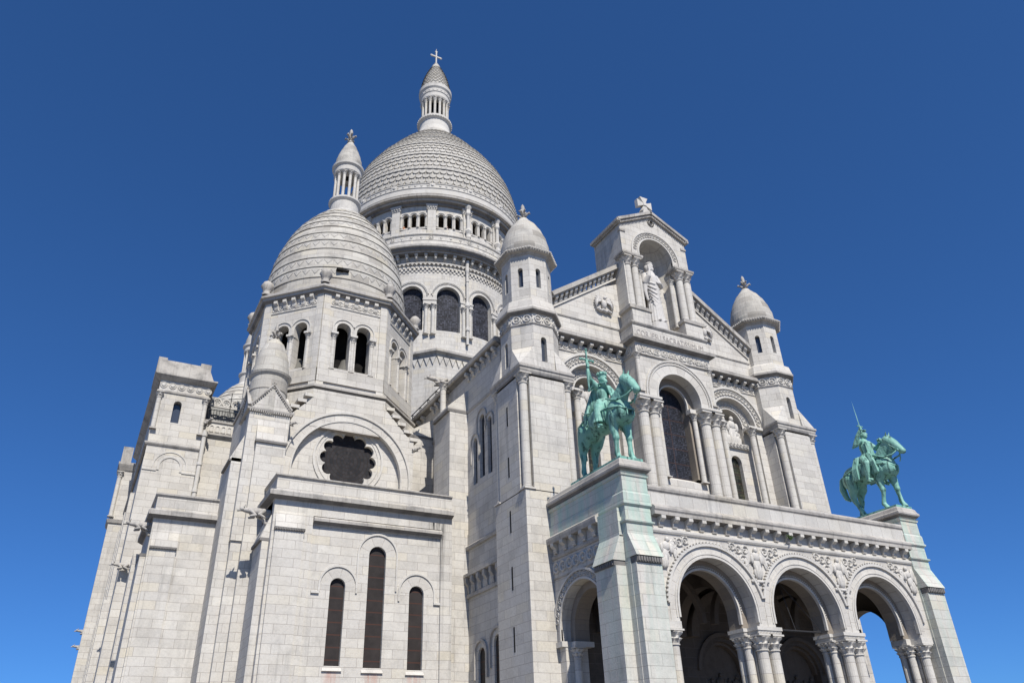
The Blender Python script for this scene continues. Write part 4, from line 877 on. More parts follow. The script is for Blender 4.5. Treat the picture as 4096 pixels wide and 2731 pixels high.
# ================================================================ LEFT SACRISTY BLOCK, TRANSEPT, WEST FLANK
m=MB(); m.box(-28.9,-25.0,19.72,26,G,14.5); m.box(-28.8,-27.42,19.56,20,G,11.9); m.box(-29.2,-28.8,20.2,23,G,11.6)
m.add([(-28.82,19.48,11.95),(-27.4,19.48,11.95),(-27.4,19.72,12.95),(-28.82,19.72,12.95),(-28.82,19.74,11.95),(-27.4,19.74,11.95)],[(0,1,2,3),(0,3,4),(1,5,2),(0,4,5,1)])
sac=m.build('sacristy_block',ST,B)
P=[(-28.9,26),(-28.9,19.72),(-25.1,19.72)]; m=MB(); sweep(m,P,[(-.05,13.55),(.04,13.58),(.06,13.7),(.33,13.73),(.34,13.98),(.24,14.06),(-.05,14.12)]); sweep(m,P,[(-.05,14.85),(.04,14.87),(.12,14.96),(.12,15.06),(-.5,15.1)]); m.build('cornice',STG,sac)
soot_shade(P,13.725,.13,.08,.31,sac)
m=MB(); sweep(m,P,[(-.3,14.1),(.014,14.1),(.014,14.9),(-.3,14.9)]); m.build('parapet',ST,sac)
m=MB(); m.box(-28.83,-27.39,19.47,19.72,11.82,11.96); m.box(-29.22,-28.8,20.18,23.02,11.5,11.66)
for i in range(10): x=-28.75+1.28*i/9; m.box(x-.04,x+.04,19.43,19.5,11.85,11.94)
m.build('drip_band',STB,sac); gargoyle((-28.95,20.3,13.25),(-1,0,0),sac,1.35)
m=MB(); FTw=FY(28.0)
wall(m,FTw,-29.85,-26.4,G,26.4,[(-28.4,.27,22.9,24.35)],.5,N=8); m.box(-29.85,-26.5,28.5,46,G,21.2); m.box(-29.8,-26.5,28.05,28.5,G,22.5) ; m.box(-29.85,-26.45,28.55,46,20.5,26.4)
m.box(-29.85,-26.6,28,28.4,G,21) if False else None
m.box(-26.6,-22.5,28.6,40,G,23.7); m.box(-31.0,-29.6,47.5,49.6,G,26.2); m.box(-30.1,-29.6,49.5,75,G,20.5)
for y in (31.5,36.5,41.5): m.box(-30.12,-29.8,y,y+1.4,G,18.6); m.box(-30.3,-29.8,y+.1,y+1.3,G,11.2)
m.box(-30.45,-29.8,52,74,G,13.4); m.box(-29.3,-28.6,26,28.2,G,13.0)
tr=m.build('transept',ST,B)
pane(FTw,-28.4,.27,22.9,24.35,.4,'window',GLS,tr,8)
m=MB(); m.frust([(-30.15,27.6),(-26.3,27.6),(-26.3,46),(-30.15,46)],26.5,[(-30.2,27.9),(-26.75,27.9),(-26.75,46),(-30.2,46)],27.7)
m.box(-30.3,-29.7,27.85,31.0,26.6,27.85); m.box(-27.35,-26.6,27.85,31.0,26.55,27.9); m.box(-31.15,-30.3,47.3,49.8,26.25,27.8); m.build('tower_roof',STG,tr)
m=MB(); Pq=[(-29.85,46),(-29.85,28),(-26.4,28),(-26.4,31)]; sweep(m,Pq,[(-.05,26.1),(.1,26.14),(.3,26.3),(.42,26.4),(.42,26.5),(-.05,26.55)]); sweep(m,Pq,[(-.05,25.1),(.08,25.14),(.1,25.28),(-.05,25.34)]); sweep(m,[(-29.9,46),(-29.9,28),(-26.4,28)],[(-.05,21.0),(.08,21.04),(.14,21.14),(.14,21.24),(-.05,21.3)])
sweep(m,[(-30.1,75),(-30.1,49.6)],[(-.05,19.8),(.2,19.9),(.3,20.2),(-.05,20.3)]); sweep(m,[(-30.45,74),(-30.45,52)],[(-.05,13.0),(.12,13.1),(.18,13.4),(-.05,13.5)]); sweep(m,[(-31,49.6),(-31,47.5),(-29.8,47.5)],[(-.05,25.4),(.1,25.6),(.28,26.1),(.28,26.3),(-.05,26.35)]); sweep(m,[(-31,49.6),(-31,47.5),(-29.8,47.5)],[(-.05,20.6),(.12,20.7),(.2,21.0),(-.05,21.1)]); m.build('cornice',STG,tr)
m=MB()
for i in range(6): knob(m,FTw,-29.6+.62*i,25.72,.2,.1,8); tring(m,FTw,-29.6+.62*i,25.72,.24,.07,.06)
aring(m,FTw,-28.12,19.6,.66,.82,-.05,.1,leg=19.3); aring(m,FTw,-28.12,19.6,1.05,1.12,-.04,.1,leg=19.3); m.fbox(FTw,-29.85,-28.95,19.22,19.34,-.06,0); m.fbox(FTw,-27.3,-26.4,19.22,19.34,-.06,0); m.build('blind_arch',STP,tr)
for x in (-29.72,-26.55): column(x,27.95,22.2,25.1,.16,tr)
column(-30.95,47.45,21.2,25.4,.18,tr)
for y,z in ((27.6,12.6),(58.,13.2),(68.,13.2)): gargoyle((-29.3 if y<40 else -30.4,y,z),(-1,0,0),tr,1.15 if y<40 else 1.2)
gargoyle((-26.3,28.0,23.2),(.35,-1,.1),tr,1.0)
m=MB(); m.tube([(-26.25,27.85,22.6),(-26.2,27.85,12)],.15,10)
for z in (22.4,20.2,18.2): m.tube([(-26.24,27.85,z),(-26.24,27.85,z-.25)],.2,10)
m.build('downpipe',STP,tr)
m=MB(); FBk=FY(28.55); sweep(m,[(-26.5,28.6),(-22.6,28.6)],[(-.05,22.4),(.1,22.44),(.24,22.6),(.24,22.75),(-.05,22.8)]); sweep(m,[(-26.5,28.6),(-22.6,28.6)],[(-.05,23.62),(.1,23.66),(.1,23.78),(-.05,23.8)]); m.build('cornice',STG,tr)
m=MB()
for i in range(7): aring(m,FBk,-26.2+.42*i,23.25,.11,.17,-.06,.02,leg=22.9,n=8); m.fbox(FBk,-26.2+.42*i-.1,-26.2+.42*i+.1,22.9,23.3,-.015,.0) 
m.build('arcaded_balustrade',STP,tr)
m=MB()
for i in range(16): x=-26.4+.2*i; m.tube([(x,28.7,23.8),(x,28.7,24.75)],.022,5)
m.tube([(-26.6,28.7,24.7),(-22.8,28.7,24.7)],.03,5)
for x in (-26.2,-24.7,-23.4): m.tube([(x,28.72,23.8),(x,28.72,26.3)],.03,5)
m.build('iron_railing',IRON,tr)
m=MB(); m.add([(-26.7,29.3,23.8),(-22,29.3,23.8),(-22,31.2,26.9),(-26.7,31.2,26.9)],[(0,1,2,3)]); m.build('sloping_roof',SLATE,tr)
m=MB(); fr=FY(29.0)
for i in range(5):
    u=-26.3+.66*i
    vs=[];n=16
    for k in range(n):
        c,s=math.cos(2*PI*k/n),math.sin(2*PI*k/n)
        for r,d in ((.34,0),(.34,.15),(.23,.15),(.23,0)): vs.append(fr(u+r*c,25.55+r*s,d))
    m.add(vs,[(a*4+b,a*4+(b+1)%4,((a+1)%n)*4+(b+1)%4,((a+1)%n)*4+b) for a in range(n) for b in range(4)])
    for k in range(5): a=2*PI*k/5; m.ell(fr(u+.15*math.cos(a),25.55+.15*math.sin(a),.08),(.07,.05,.07),6,5)
m.fbox(fr,-26.7,-22.8,25.12,25.24,0,.15); m.build('ridge_cresting',STP,tr)
# ================================================================ MAIN DRUM, GALLERY AND GREAT DOME
DX,DY=0.,49.7
m=MB(); a=11.2; c=3.7; P=[(c,-a),(a,-c),(a,c),(c,a),(-c,a),(-a,c),(-a,-c),(-c,-a)]; P=[(DX+x,DY+y) for x,y in P]
m.prism(P,G,39.6); base=m.build('drum_base',ST,B)
m=MB(); sweep(m,P,[(-.2,39.2),(.1,39.24),(.2,39.5),(.5,39.7),(.5,39.95),(.3,40.1),(-.9,40.4)],True); m.build('cornice',STG,base)
m=MB()
for k in (7,6,0):
    p,q=Vector(P[k]),Vector(P[(k+1)%8]); d=(q-p); L=d.length; d.normalize(); nn=Vector((d.y,-d.x)); n=int(L/.7)
    for i in range(n):
        u=(i+.5)*L/n; fr=lambda uu,v,dd: (p.x+d.x*uu-nn.x*dd,p.y+d.y*uu-nn.y*dd,v)
        m.poly(fr,[(u-.33,39.2),(u+.33,39.2),(u,38.3)],-.14,.02)
m.build('zigzag_frieze',ST,base)
RW=10.85; FDr=FC(DX,DY,RW); m=MB(); bay=RW*2*PI/16
for i in range(16):
    u0=(i-8)*bay; c=u0+bay/2
    wall(m,FDr,u0,u0+bay,40.0,51.0,[(c,1.36,43.0,47.5)],.55,du=.7,N=14)
m.lathe(DX,DY,[(RW+.02,50.9),(RW+.02,52.3),(RW+.06,52.4),(11.0,53)],96)
drum=m.build('drum',ST,B)
for i in range(16):
    u0=(i-8)*bay; c=u0+bay/2; an=math.degrees(c/RW)
    if not -100<an<60: continue
    pane(FDr,c,1.36,43.0,47.5,.5,'window',GLB,drum,16)
    m=MB(); aring(m,FDr,c,47.5,1.36,1.46,-.05,.1,leg=46.9,n=20); aring(m,FDr,c,47.5,1.9,2.04,-.12,.05,n=20,t0=.12,t1=PI-.12); beads(m,FDr,c,47.5,1.82,.1,36,.1); m.build('arch_moulding',STP,drum)
    for q in (-.38,.38):
        p=FDr(u0+q,0,-.12); column(p[0],p[1],42.4,46.25,.2,drum)
    m=MB(); m.fbox(FDr,u0-.74,u0+.74,46.25,46.95,-.2,.3); m.fbox(FDr,u0-.78,u0+.78,46.82,46.97,-.28,.3); m.build('impost',STP,drum)
    if i%2==0 or True:
        p=FDr(u0,0,-.3)
        if abs(math.degrees(u0/RW)-0)<1 or abs(math.degrees(u0/RW)+45)<1 or abs(math.degrees(u0/RW)-45)<1:
            m=MB(); m.lathe(p[0],p[1],[(.16,41.5),(.16,43.2),(.26,43.3),(.26,43.6),(.16,43.7),(.16,46.2),(.3,46.5),(.24,47.0),(.15,47.1),(.15,49.8),(.22,49.9),(.15,50.0),(.15,51),(.25,51.4),(.2,52.0),(.28,52.8)],12); m.build('engaged_shaft',STP,drum)
# checkered teeth, corbel heads, great cornice
m=MB(); n=140; 
for k in range(n):
    for row,z in enumerate((50.72,50.97,51.22)):
        u=(k+.5*(row%2))*2*PI*RW/n-PI*RW; m.fbox(FDr,u-.125,u+.115,z,z+.23,-.08-.05*row,.02)
for k in range(140): u=(k)*2*PI*RW/140-PI*RW; m.poly(FDr,[(u-.2,51.85),(u+.2,51.85),(u,51.6)],-.28,.02)
m.build('checker_frieze',ST,drum)
m=MB(); m.lathe(DX,DY,[(RW,51.82),(11.15,51.86),(11.15,51.98),(RW,52.0)],96)
corbels(m,FDr,-PI*RW,PI*RW,64,52.15,52.95,.75,.34); 
for k in range(64): u=(k+.5)*2*PI*RW/64-PI*RW; m.ell(FDr(u,52.5,-.5),(.17,.17,.24),8,6)
scrolls(m,FDr,-PI*RW*.6,PI*RW*.4,52.05,52.6,.06); m.build('corbel_table',ST,drum)
m=MB(); m.lathe(DX,DY,[(RW,52.9),(11.7,52.93),(11.74,53.08),(RW,53.0)],96); m.lathe(DX,DY,[(11.8,53.08),(12.02,53.18),(12.04,53.3),(12.2,53.44),(11.8,53.4)],96); m.build('soot_shade_soffit',STB,drum)  # drum cornice underside: crust and shade put into a black lining
m=MB(); m.lathe(DX,DY,[(RW,52.95),(11.75,52.95),(11.8,53.1),(12.0,53.2),(12.05,53.35),(12.3,53.5),(12.32,53.75),(12.15,53.85),(11.9,53.95)],128); m.build('cornice',STG,drum)
m=MB(); m.lathe(DX,DY,[(11.95,53.85),(11.85,54.55),(11.9,54.6),(11.9,54.66),(11.82,54.7),(11.8,55.35),(11.9,55.4),(11.95,55.5),(11.9,55.62),(11.3,55.66),(11.2,55.7)],128)
fr=FC(DX,DY,11.82)
for k in range(64):
    u=k*2*PI*11.82/64-PI*11.82; big=k%4==0; knob(m,fr,u,55.02,.26 if big else .17,.07,4); 
    if big: tring(m,fr,u,55.02,.28,.08,.07)
    if k%2: m.fbox(fr,u-.04,u+.04,54.8,55.25,-.04,0)
m.build('parapet_band',ST,drum)
RG=11.05; FGa=FC(DX,DY,RG); m=MB(); bay=RG*2*PI/16
for i in range(16):
    u0=(i-8)*bay; 
    for j in range(3): 
        a,b=u0+.62+j*(bay-1.24)/3,u0+.62+(j+1)*(bay-1.24)/3; wall(m,FGa,a,b,55.6,60.5,[((a+b)/2,.33,57.15,58.85)],.5,N=8)
    wall(m,FGa,u0-.62,u0+.62,55.6,60.5,[],.3)
    m.fbox(FGa,u0-.5,u0+.5,55.7,60.2,-.22,.02); m.fbox(FGa,u0+.5,u0+bay-.5,56.9,57.12,-.12,.02)
gal=m.build('dome_gallery',ST,B)
m=MB(); m.lathe(DX,DY,[(8.2,55),(8.2,61)],64); m.lathe(DX,DY,[(8.2,55.75),(11,55.75)],64); m.lathe(DX,DY,[(8.2,60.4),(11,60.4)],64); m.build('gallery_wall',STS,gal)  # back wall darkened in colour so the gallery openings look unlit
m=MB()
for i in range(16):
    u0=(i-8)*bay
    m.fbox(FGa,u0-.6,u0+.6,59.7,60.35,-.3,.02); m.fbox(FGa,u0-.68,u0+.68,60.2,60.4,-.4,.02)
    for k in range(4): knob(m,lambda u,v,d: FGa(u,v,d-.3),u0-.45+.3*k,59.95,.15,.12,6)
    for j in range(3):
        c=u0+.62+(j+.5)*(bay-1.24)/3; aring(m,FGa,c,58.85,.46,.54,-.08,.02,n=10)
m.build('carved_capitals',STP,gal)
for i in range(16):
    u0=(i-8)*bay
    if -110<math.degrees((u0+bay/2)/RG)<60:
        for j in range(4):
            p=FGa(u0+.62+j*(bay-1.24)/3,0,-.02); column(p[0],p[1],57.12,58.85,.105,gal)
    if abs(math.degrees(u0/RG))<1 or abs(math.degrees(u0/RG)-22.5)<1 or abs(math.degrees(u0/RG)-45)<1:
        p=FGa(u0,0,-.45); m=MB(); m.lathe(p[0],p[1],[(.2,55.6),(.34,56),(.25,56.5),(.4,57.0),(.22,57.4),(.2,59.3),(.36,59.6),(.3,60.2),(.45,60.6),(.3,61.2)],10,mod=lambda a,j:1+.1*math.cos(5*a+j)); m.build('engaged_shaft',STP,gal)
m=MB(); m.lathe(DX,DY,[(11.0,60.35),(11.3,60.4),(11.35,60.62),(11.75,60.72),(11.8,60.95),(12.2,61.05),(12.22,61.3),(12.1,61.42),(11.95,61.5)],128); m.build('cornice',STG,gal)
m=MB(); m.lathe(DX,DY,[(11.0,60.3),(11.33,60.36),(11.38,60.6),(11.68,60.68),(11.73,60.9),(11.95,61.0),(11.0,61.0)],96); m.build('soot_shade_soffit',STB,gal)  # black lining under the gallery cornice, crust and shade in its colour
# dome with scale tiles
def prof(z):   # radius of the great dome
    K=[(61.4,11.75),(62.4,11.72),(64,11.66),(66,11.5),(68,11.12),(70,10.55),(72,9.68),(74,8.5),(76,7.1),(78,5.7),(79.5,4.5),(80.7,3.4),(82.4,2.4)]
    for (z0,r0),(z1,r1) in zip(K,K[1:]):
        if z<=z1: t_=(z-z0)/(z1-z0); return r0+(r1-r0)*t_
    return K[-1][1]
prof0=prof
def prof(z): return prof0(z)*1.02
zs=[61.4+.35*i for i in range(60)]
m=MB(); m.lathe(DX,DY,[(prof(z),z) for z in zs],128); dome=m.build('great_dome',DOM,B,True)
m=MB(); m.lathe(DX,DY,[(11.9,61.45),(12.1,61.5),(12.08,62.25),(12.16,62.3),(12.16,62.4),(12.04,62.45),(12.04,62.95),(12.12,63.0),(12.12,63.1),(11.9,63.14)],128)
fr=FC(DX,DY,12.06)
for k in range(100): u=k*2*PI*12.06/100-PI*12.06; knob(m,fr,u,62.7,.16,.06,4)
for k in range(16): u=(k-8)*2*PI*12.06/16; m.fbox(fr,u-.35,u+.35,62.4,63.05,-.1,.02); knob(m,lambda a,b,c: fr(a,b,c-.1),u,62.72,.25,.1,6)
m.build('carved_band',STP,dome)
m=MB(); z=63.2; row=0
def rp(a,z,o): 
    r=prof(z)+o; return (DX+r*math.cos(a),DY+r*math.sin(a),z)
plainrows=(3,7,11,15,19)
while z<80.2:
    r=prof(z); sl=abs(prof(z+.4)-prof(z))/.4; h=.82/math.sqrt(1+sl*sl)
    if row in plainrows:
        h*=.8; m.lathe(DX,DY,[(prof(z)+.1,z),(prof(z)+.14,z+.06),(prof(z+h*.85)+.1,z+h*.85),(prof(z+h)+.02,z+h)],96)
        n=int(2*PI*r/.55)
        for i in range(n):
            a=2*PI*i/n; da=PI/n
            m.add([rp(a-da*.5,z+h*.2,.12),rp(a+da*.1,z+h*.7,.12),rp(a+da*.5,z+h*.7,.12),rp(a,z+h*.25,.18)],[(0,1,3),(1,2,3),(0,3,2)])
    else:
        n=88 if r>6.5 else (64 if r>4.2 else 46)
        for i in range(n):
            a=2*PI*(i+.5*(row%2))/n; da=PI/n*.93; pts=[]
            sh=[(-1,1.),(-1,.5),(-.86,.28),(-.5,.08),(0,0),(.5,.08),(.86,.28),(1,.5),(1,1.)]
            vs=[rp(a+da*x,z+h*1.02*y-.02,.155-.11*y) for x,y in sh]+[rp(a+da*x*.9,z+h*1.02*y+.02,-.02) for x,y in sh]+[rp(a,z+h*.55,.135)]
            k=len(sh); m.add(vs,[(j,j+1,2*k) for j in range(k-1)]+[(j,k+j,k+j+1,j+1) for j in range(k-1)])
    z+=h; row+=1
m.build('scale_tiles',DOMS,dome)
m=MB(); m.lathe(DX,DY,[(3.5,80.2),(3.56,80.4),(3.3,80.6),(3.1,81.2),(3.12,81.4),(2.85,81.6),(2.55,82.3),(2.32,83.1),(2.22,84.3),(2.3,84.4),(2.55,84.6),(2.55,84.95),(2.42,85.15),(.5,85.2)],48)
m.lathe(DX,DY,[(.5,89.0),(2.1,89.0),(2.2,89.2),(2.2,89.9),(2.3,90.0),(2.3,90.6),(2.5,90.9),(2.52,91.5),(2.3,91.6)],48)
fr=FC(DX,DY,2.55)
for k in range(40): u=k*2*PI*2.55/40; m.fbox(fr,u-.12,u+.1,84.62,84.9,-.06,.02)
fr=FC(DX,DY,2.28); 
for k in range(24): u=k*2*PI*2.28/24; knob(m,fr,u,90.3,.2,.07,5)
lan=m.build('lantern',STP,dome); m=MB(); m.lathe(DX,DY,[(.9,85.1),(.9,89.1)],16); m.build('lantern_core',VOID,lan)  # added core, near black to darken the gaps between lantern columns
for i in range(16): a=2*PI*i/16; column(DX+1.88*math.cos(a),DY+1.88*math.sin(a),85.15,89.05,.19,lan,cap_h=.75)
kp=[(2.25,91.6),(2.2,92.4),(2.06,93.3),(1.86,94.2),(1.6,95.1),(1.28,96.0),(.95,96.8),(.66,97.5)]
m=MB(); m.lathe(DX,DY,kp+[(.5,97.6),(.62,97.8),(.4,98.1),(.2,98.3)],40); lc=m.build('lantern_cap',DOM,lan,True)
m=MB(); 
for k in range(14):
    t_=k/14*.97; zz=91.7+t_*5.7
    def pr_(q):
        for (r0,z0),(r1,z1) in zip(kp,kp[1:]):
            if q<=z1: return r0+(r1-r0)*(q-z0)/(z1-z0)
        return kp[-1][0]
    n=24 if zz<95.5 else 16
    for i in range(n):
        a=2*PI*(i+.5*(k%2))/n; da=PI/n*.9
        f=lambda aa,q,o: (DX+(pr_(q)+o)*math.cos(aa),DY+(pr_(q)+o)*math.sin(aa),q)
        m.add([f(a-da,zz+.4,.02),f(a-da,zz+.15,.08),f(a,zz,.11),f(a+da,zz+.15,.08),f(a+da,zz+.4,.02)],[(0,1,2,3,4)])
m.build('scale_tiles',DOMS,lan)
m=MB(); z0=98.2; m.lathe(DX,DY,[(.28,z0),(.34,z0+.2),(.15,z0+.4)],12)
m.box(-.10,.10,DY-.10,DY+.10,z0+.3,z0+3.2); m.box(-.78,.78,DY-.10,DY+.10,z0+1.85,z0+2.07)
for x,z_ in ((-.78,z0+1.96),(.78,z0+1.96),(0,z0+3.1)):
    for a,b_ in ((.13,0),(-.13,0),(0,.13),(0,-.13)): m.ell((x+a,DY,z_+b_),(.12,.11,.12),8,6)
m.ell((0,DY,z0+1.96),(.2,.14,.2),10,8); m.tube([(0,DY,z0+3.4),(0,DY,z0+3.75)],.04,6); m.build('summit_cross',STP,lan,False)
# ================================================================ BRONZE RIDERS ON THE PORCH
def horse(xc,z0,pose):
    ys=pose.get('ys',1.); m=MB(); P=lambda x,y,z:(xc+x*.92,y*ys,z0+z)
    m.ell(P(0,2.75,2.55),(.62,.78,.74),20,14); m.ell(P(0,1.5,2.47),(.63,1.3,.57),20,14); m.ell(P(0,.3,2.55),(.56,.76,.76),20,14)
    m.ell(P(-.26,.0,2.35),(.34,.5,.48),14,10); m.ell(P(.26,.0,2.35),(.34,.5,.48),14,10)
    m.ell(P(-.3,2.92,2.4),(.35,.58,.66),14,10); m.ell(P(.3,2.92,2.4),(.35,.58,.66),14,10)
    for i in range(8):
        t=i/7; m.ell(P(0,.42-.97*t,2.85+1.14*t-.12*t*t),(.42-.17*t,.56-.17*t,.60-.2*t),14,10)
    hy=pose.get('head',0)
    m.chain([(P(hy*.2,-.5,4.02),.33),(P(hy*.6,-.88,3.66),.29),(P(hy,-1.24,3.24),.2),(P(hy*1.1,-1.36,3.10),.185)],14)
    m.ell(P(hy*.4,-.72,3.58),(.22,.34,.36),12,8); m.ell(P(hy,-1.22,3.06),(.11,.15,.1),10,8)
    for s in (-1,1):
        m.cap(P(s*.13+hy*.1,-.56,4.2),.09,P(s*.17+hy*.2,-.66,4.52),.02,8); m.ell(P(s*.2+hy*.5,-.82,3.82),(.07,.1,.09),10,8); m.ell(P(s*.1+hy*1.1,-1.4,3.2),(.05,.07,.06),8,6)
        m.cap(P(s*.19+hy*.6,-.8,3.68),.05,P(s*.12+hy,-1.15,3.36),.035,6)
    for i in range(14):          # mane
        t=i/13; m.cap(P(-.02,.62-1.05*t,3.28+1.0*t),.09,P(-.2+.05*t,.42-.95*t,2.95+1.02*t),.05,6)
    for L in pose['legs']:
        m.chain([(P(*p),r) for p,r in L],14)
        (hx,h_y,hz),_=L[-1]; m.tube([P(hx,h_y-.02,.16),P(hx,h_y-.05,0.0)],[.14,.19],12)
    m.chain([(P(*p),r) for p,r in pose['tail']],12)
    for i in range(5): q=pose['tail']; m.chain([(P(a[0]+.07*(i-2),a[1]+.04*math.cos(i*2.2),a[2]),r*.42) for a,r in q],8)
    return m
def legs(F1,F2,H1,H2):
    out=[]
    for s,(k,f,h) in ((-1,F1),(1,F2)):
        x=s*.36; out.append([((x,.25,2.3),.34),((x,k+.1,1.72),.24),((x,k+.02,1.3),.165),((x,k,1.16),.175),((x,k+.02,1.0),.13),((x,(k+f)/2,.72),.115),((x,f,.36),.14),((x,h,.16),.13)])
    for s,(st,k,f,h) in ((-1,H1),(1,H2)):
        x=s*.37; out.append([((x,2.82,2.35),.46),((x,st,1.85),.35),((x,(st+k)/2+.06,1.52),.24),((x,k+.04,1.24),.185),((x,k,1.1),.165),((x,(k+f)/2,.74),.12),((x,f,.38),.145),((x,h,.16),.135)])
    return out
def rider_base(m,P,lean=0.,face_x=0.):
    m.chain([(P(0,1.5,3.35),.40),(P(0,1.5+lean,3.75),.30),(P(0,1.52+lean,4.15),.36),(P(0,1.52+lean,4.45),.28)],16)
    for s in (-1,1): m.ell(P(s*.34,1.54+lean,4.5),(.18,.18,.18),12,8)
    m.cap(P(0,1.5+lean,4.6),.15,P(0,1.46+lean,4.85),.14,12)
    hx=face_x
    m.ell(P(hx*.2,1.44+lean,5.0),(.2,.235,.29),18,14); m.ell(P(hx*.5,1.3+lean,4.86),(.15,.14,.17),12,10)
    m.cap(P(hx,1.2+lean,5.02),.035,P(hx*1.15,1.14+lean,4.94),.05,8)
    for s in (-1,1): m.ell(P(s*.075+hx*.9,1.225+lean,5.06),(.055,.03,.025),8,6); m.ell(P(s*.2,1.46+lean,4.96),(.03,.06,.08),8,6)
    m.ell(P(hx*.9,1.19+lean,4.82),(.065,.035,.02),8,6)
def fist(m,P,x,y,z):
    m.ell(P(x,y,z),(.1,.1,.12),10,8)
    for i in range(4): m.chain([(P(x+.06,y+.05,z+.1-.065*i),.035),(P(x+.02,y-.1,z+.1-.065*i),.035),(P(x-.08,y-.08,z+.09-.065*i),.032)],8)
    m.cap(P(x+.08,y,z+.05),.04,P(x-.03,y-.1,z+.14),.032,8)
def straps(P,parent,fringe=True):
    m=MB()
    # breast strap with tassels, rump strap, reins
    def ringx(y,z,rx,rz,ry,a0,a1,n,r):
        pts=[P(rx*math.cos(a0+(a1-a0)*i/n),y+ry*math.sin(a0+(a1-a0)*i/n),z+rz*math.sin(a0+(a1-a0)*i/n)) for i in range(n+1)]; m.tube(pts,r,6); return pts
    pts=[P(-.66,.9,2.75),P(-.66,.4,2.72),P(-.56,-.15,2.6),P(-.3,-.5,2.46),P(0,-.6,2.4),P(.3,-.5,2.46),P(.56,-.15,2.6),P(.66,.4,2.72),P(.66,.9,2.75)]
    m.tube(pts,.055,8)
    for a,b in zip(pts,pts[1:]):
        c=(Vector(a)+Vector(b))/2; m.tube([c,c-Vector((0,0,.25)),c-Vector((0,0,.34))],[.03,.035,.06],6)
    pts=[P(-.66,1.9,2.85),P(-.7,2.5,2.8),P(-.6,3.1,2.7),P(-.3,3.5,2.6),P(.3,3.5,2.6),P(.6,3.1,2.7),P(.7,2.5,2.8),P(.66,1.9,2.85)]; m.tube(pts,.055,8)
    for a,b in zip(pts,pts[1:]):
        c=(Vector(a)+Vector(b))/2; m.tube([c,c-Vector((0,0,.3)),c-Vector((0,0,.4))],[.03,.035,.065],6)
    m.build('harness',BRZ,parent,True)
    m=MB()
    for s in (-1,1):
        m.tube([P(s*.16,-1.2,3.22),P(s*.3,-.8,3.0),P(s*.44,-.2,2.98),P(s*.42,.4,3.25),P(s*.25,.95,3.55)],[.03,.05,.06,.055,.04],6)
        m.tube([P(s*.17,-1.15,3.25),P(s*.26,-.75,3.6),P(s*.2,-.5,4.1)],.028,6); m.tube([P(s*.2,-.98,3.5),P(0,-1.12,3.66)],.025,6); m.ell(P(s*.2,-1.2,3.18),(.05,.07,.09),8,6)
    m.tube([P(0,-1.12,2.95),P(0,-1.08,2.7),P(.02,-.95,2.55)],.035,6); m.build('bridle',BRZ,parent,True)
Z0=13.07
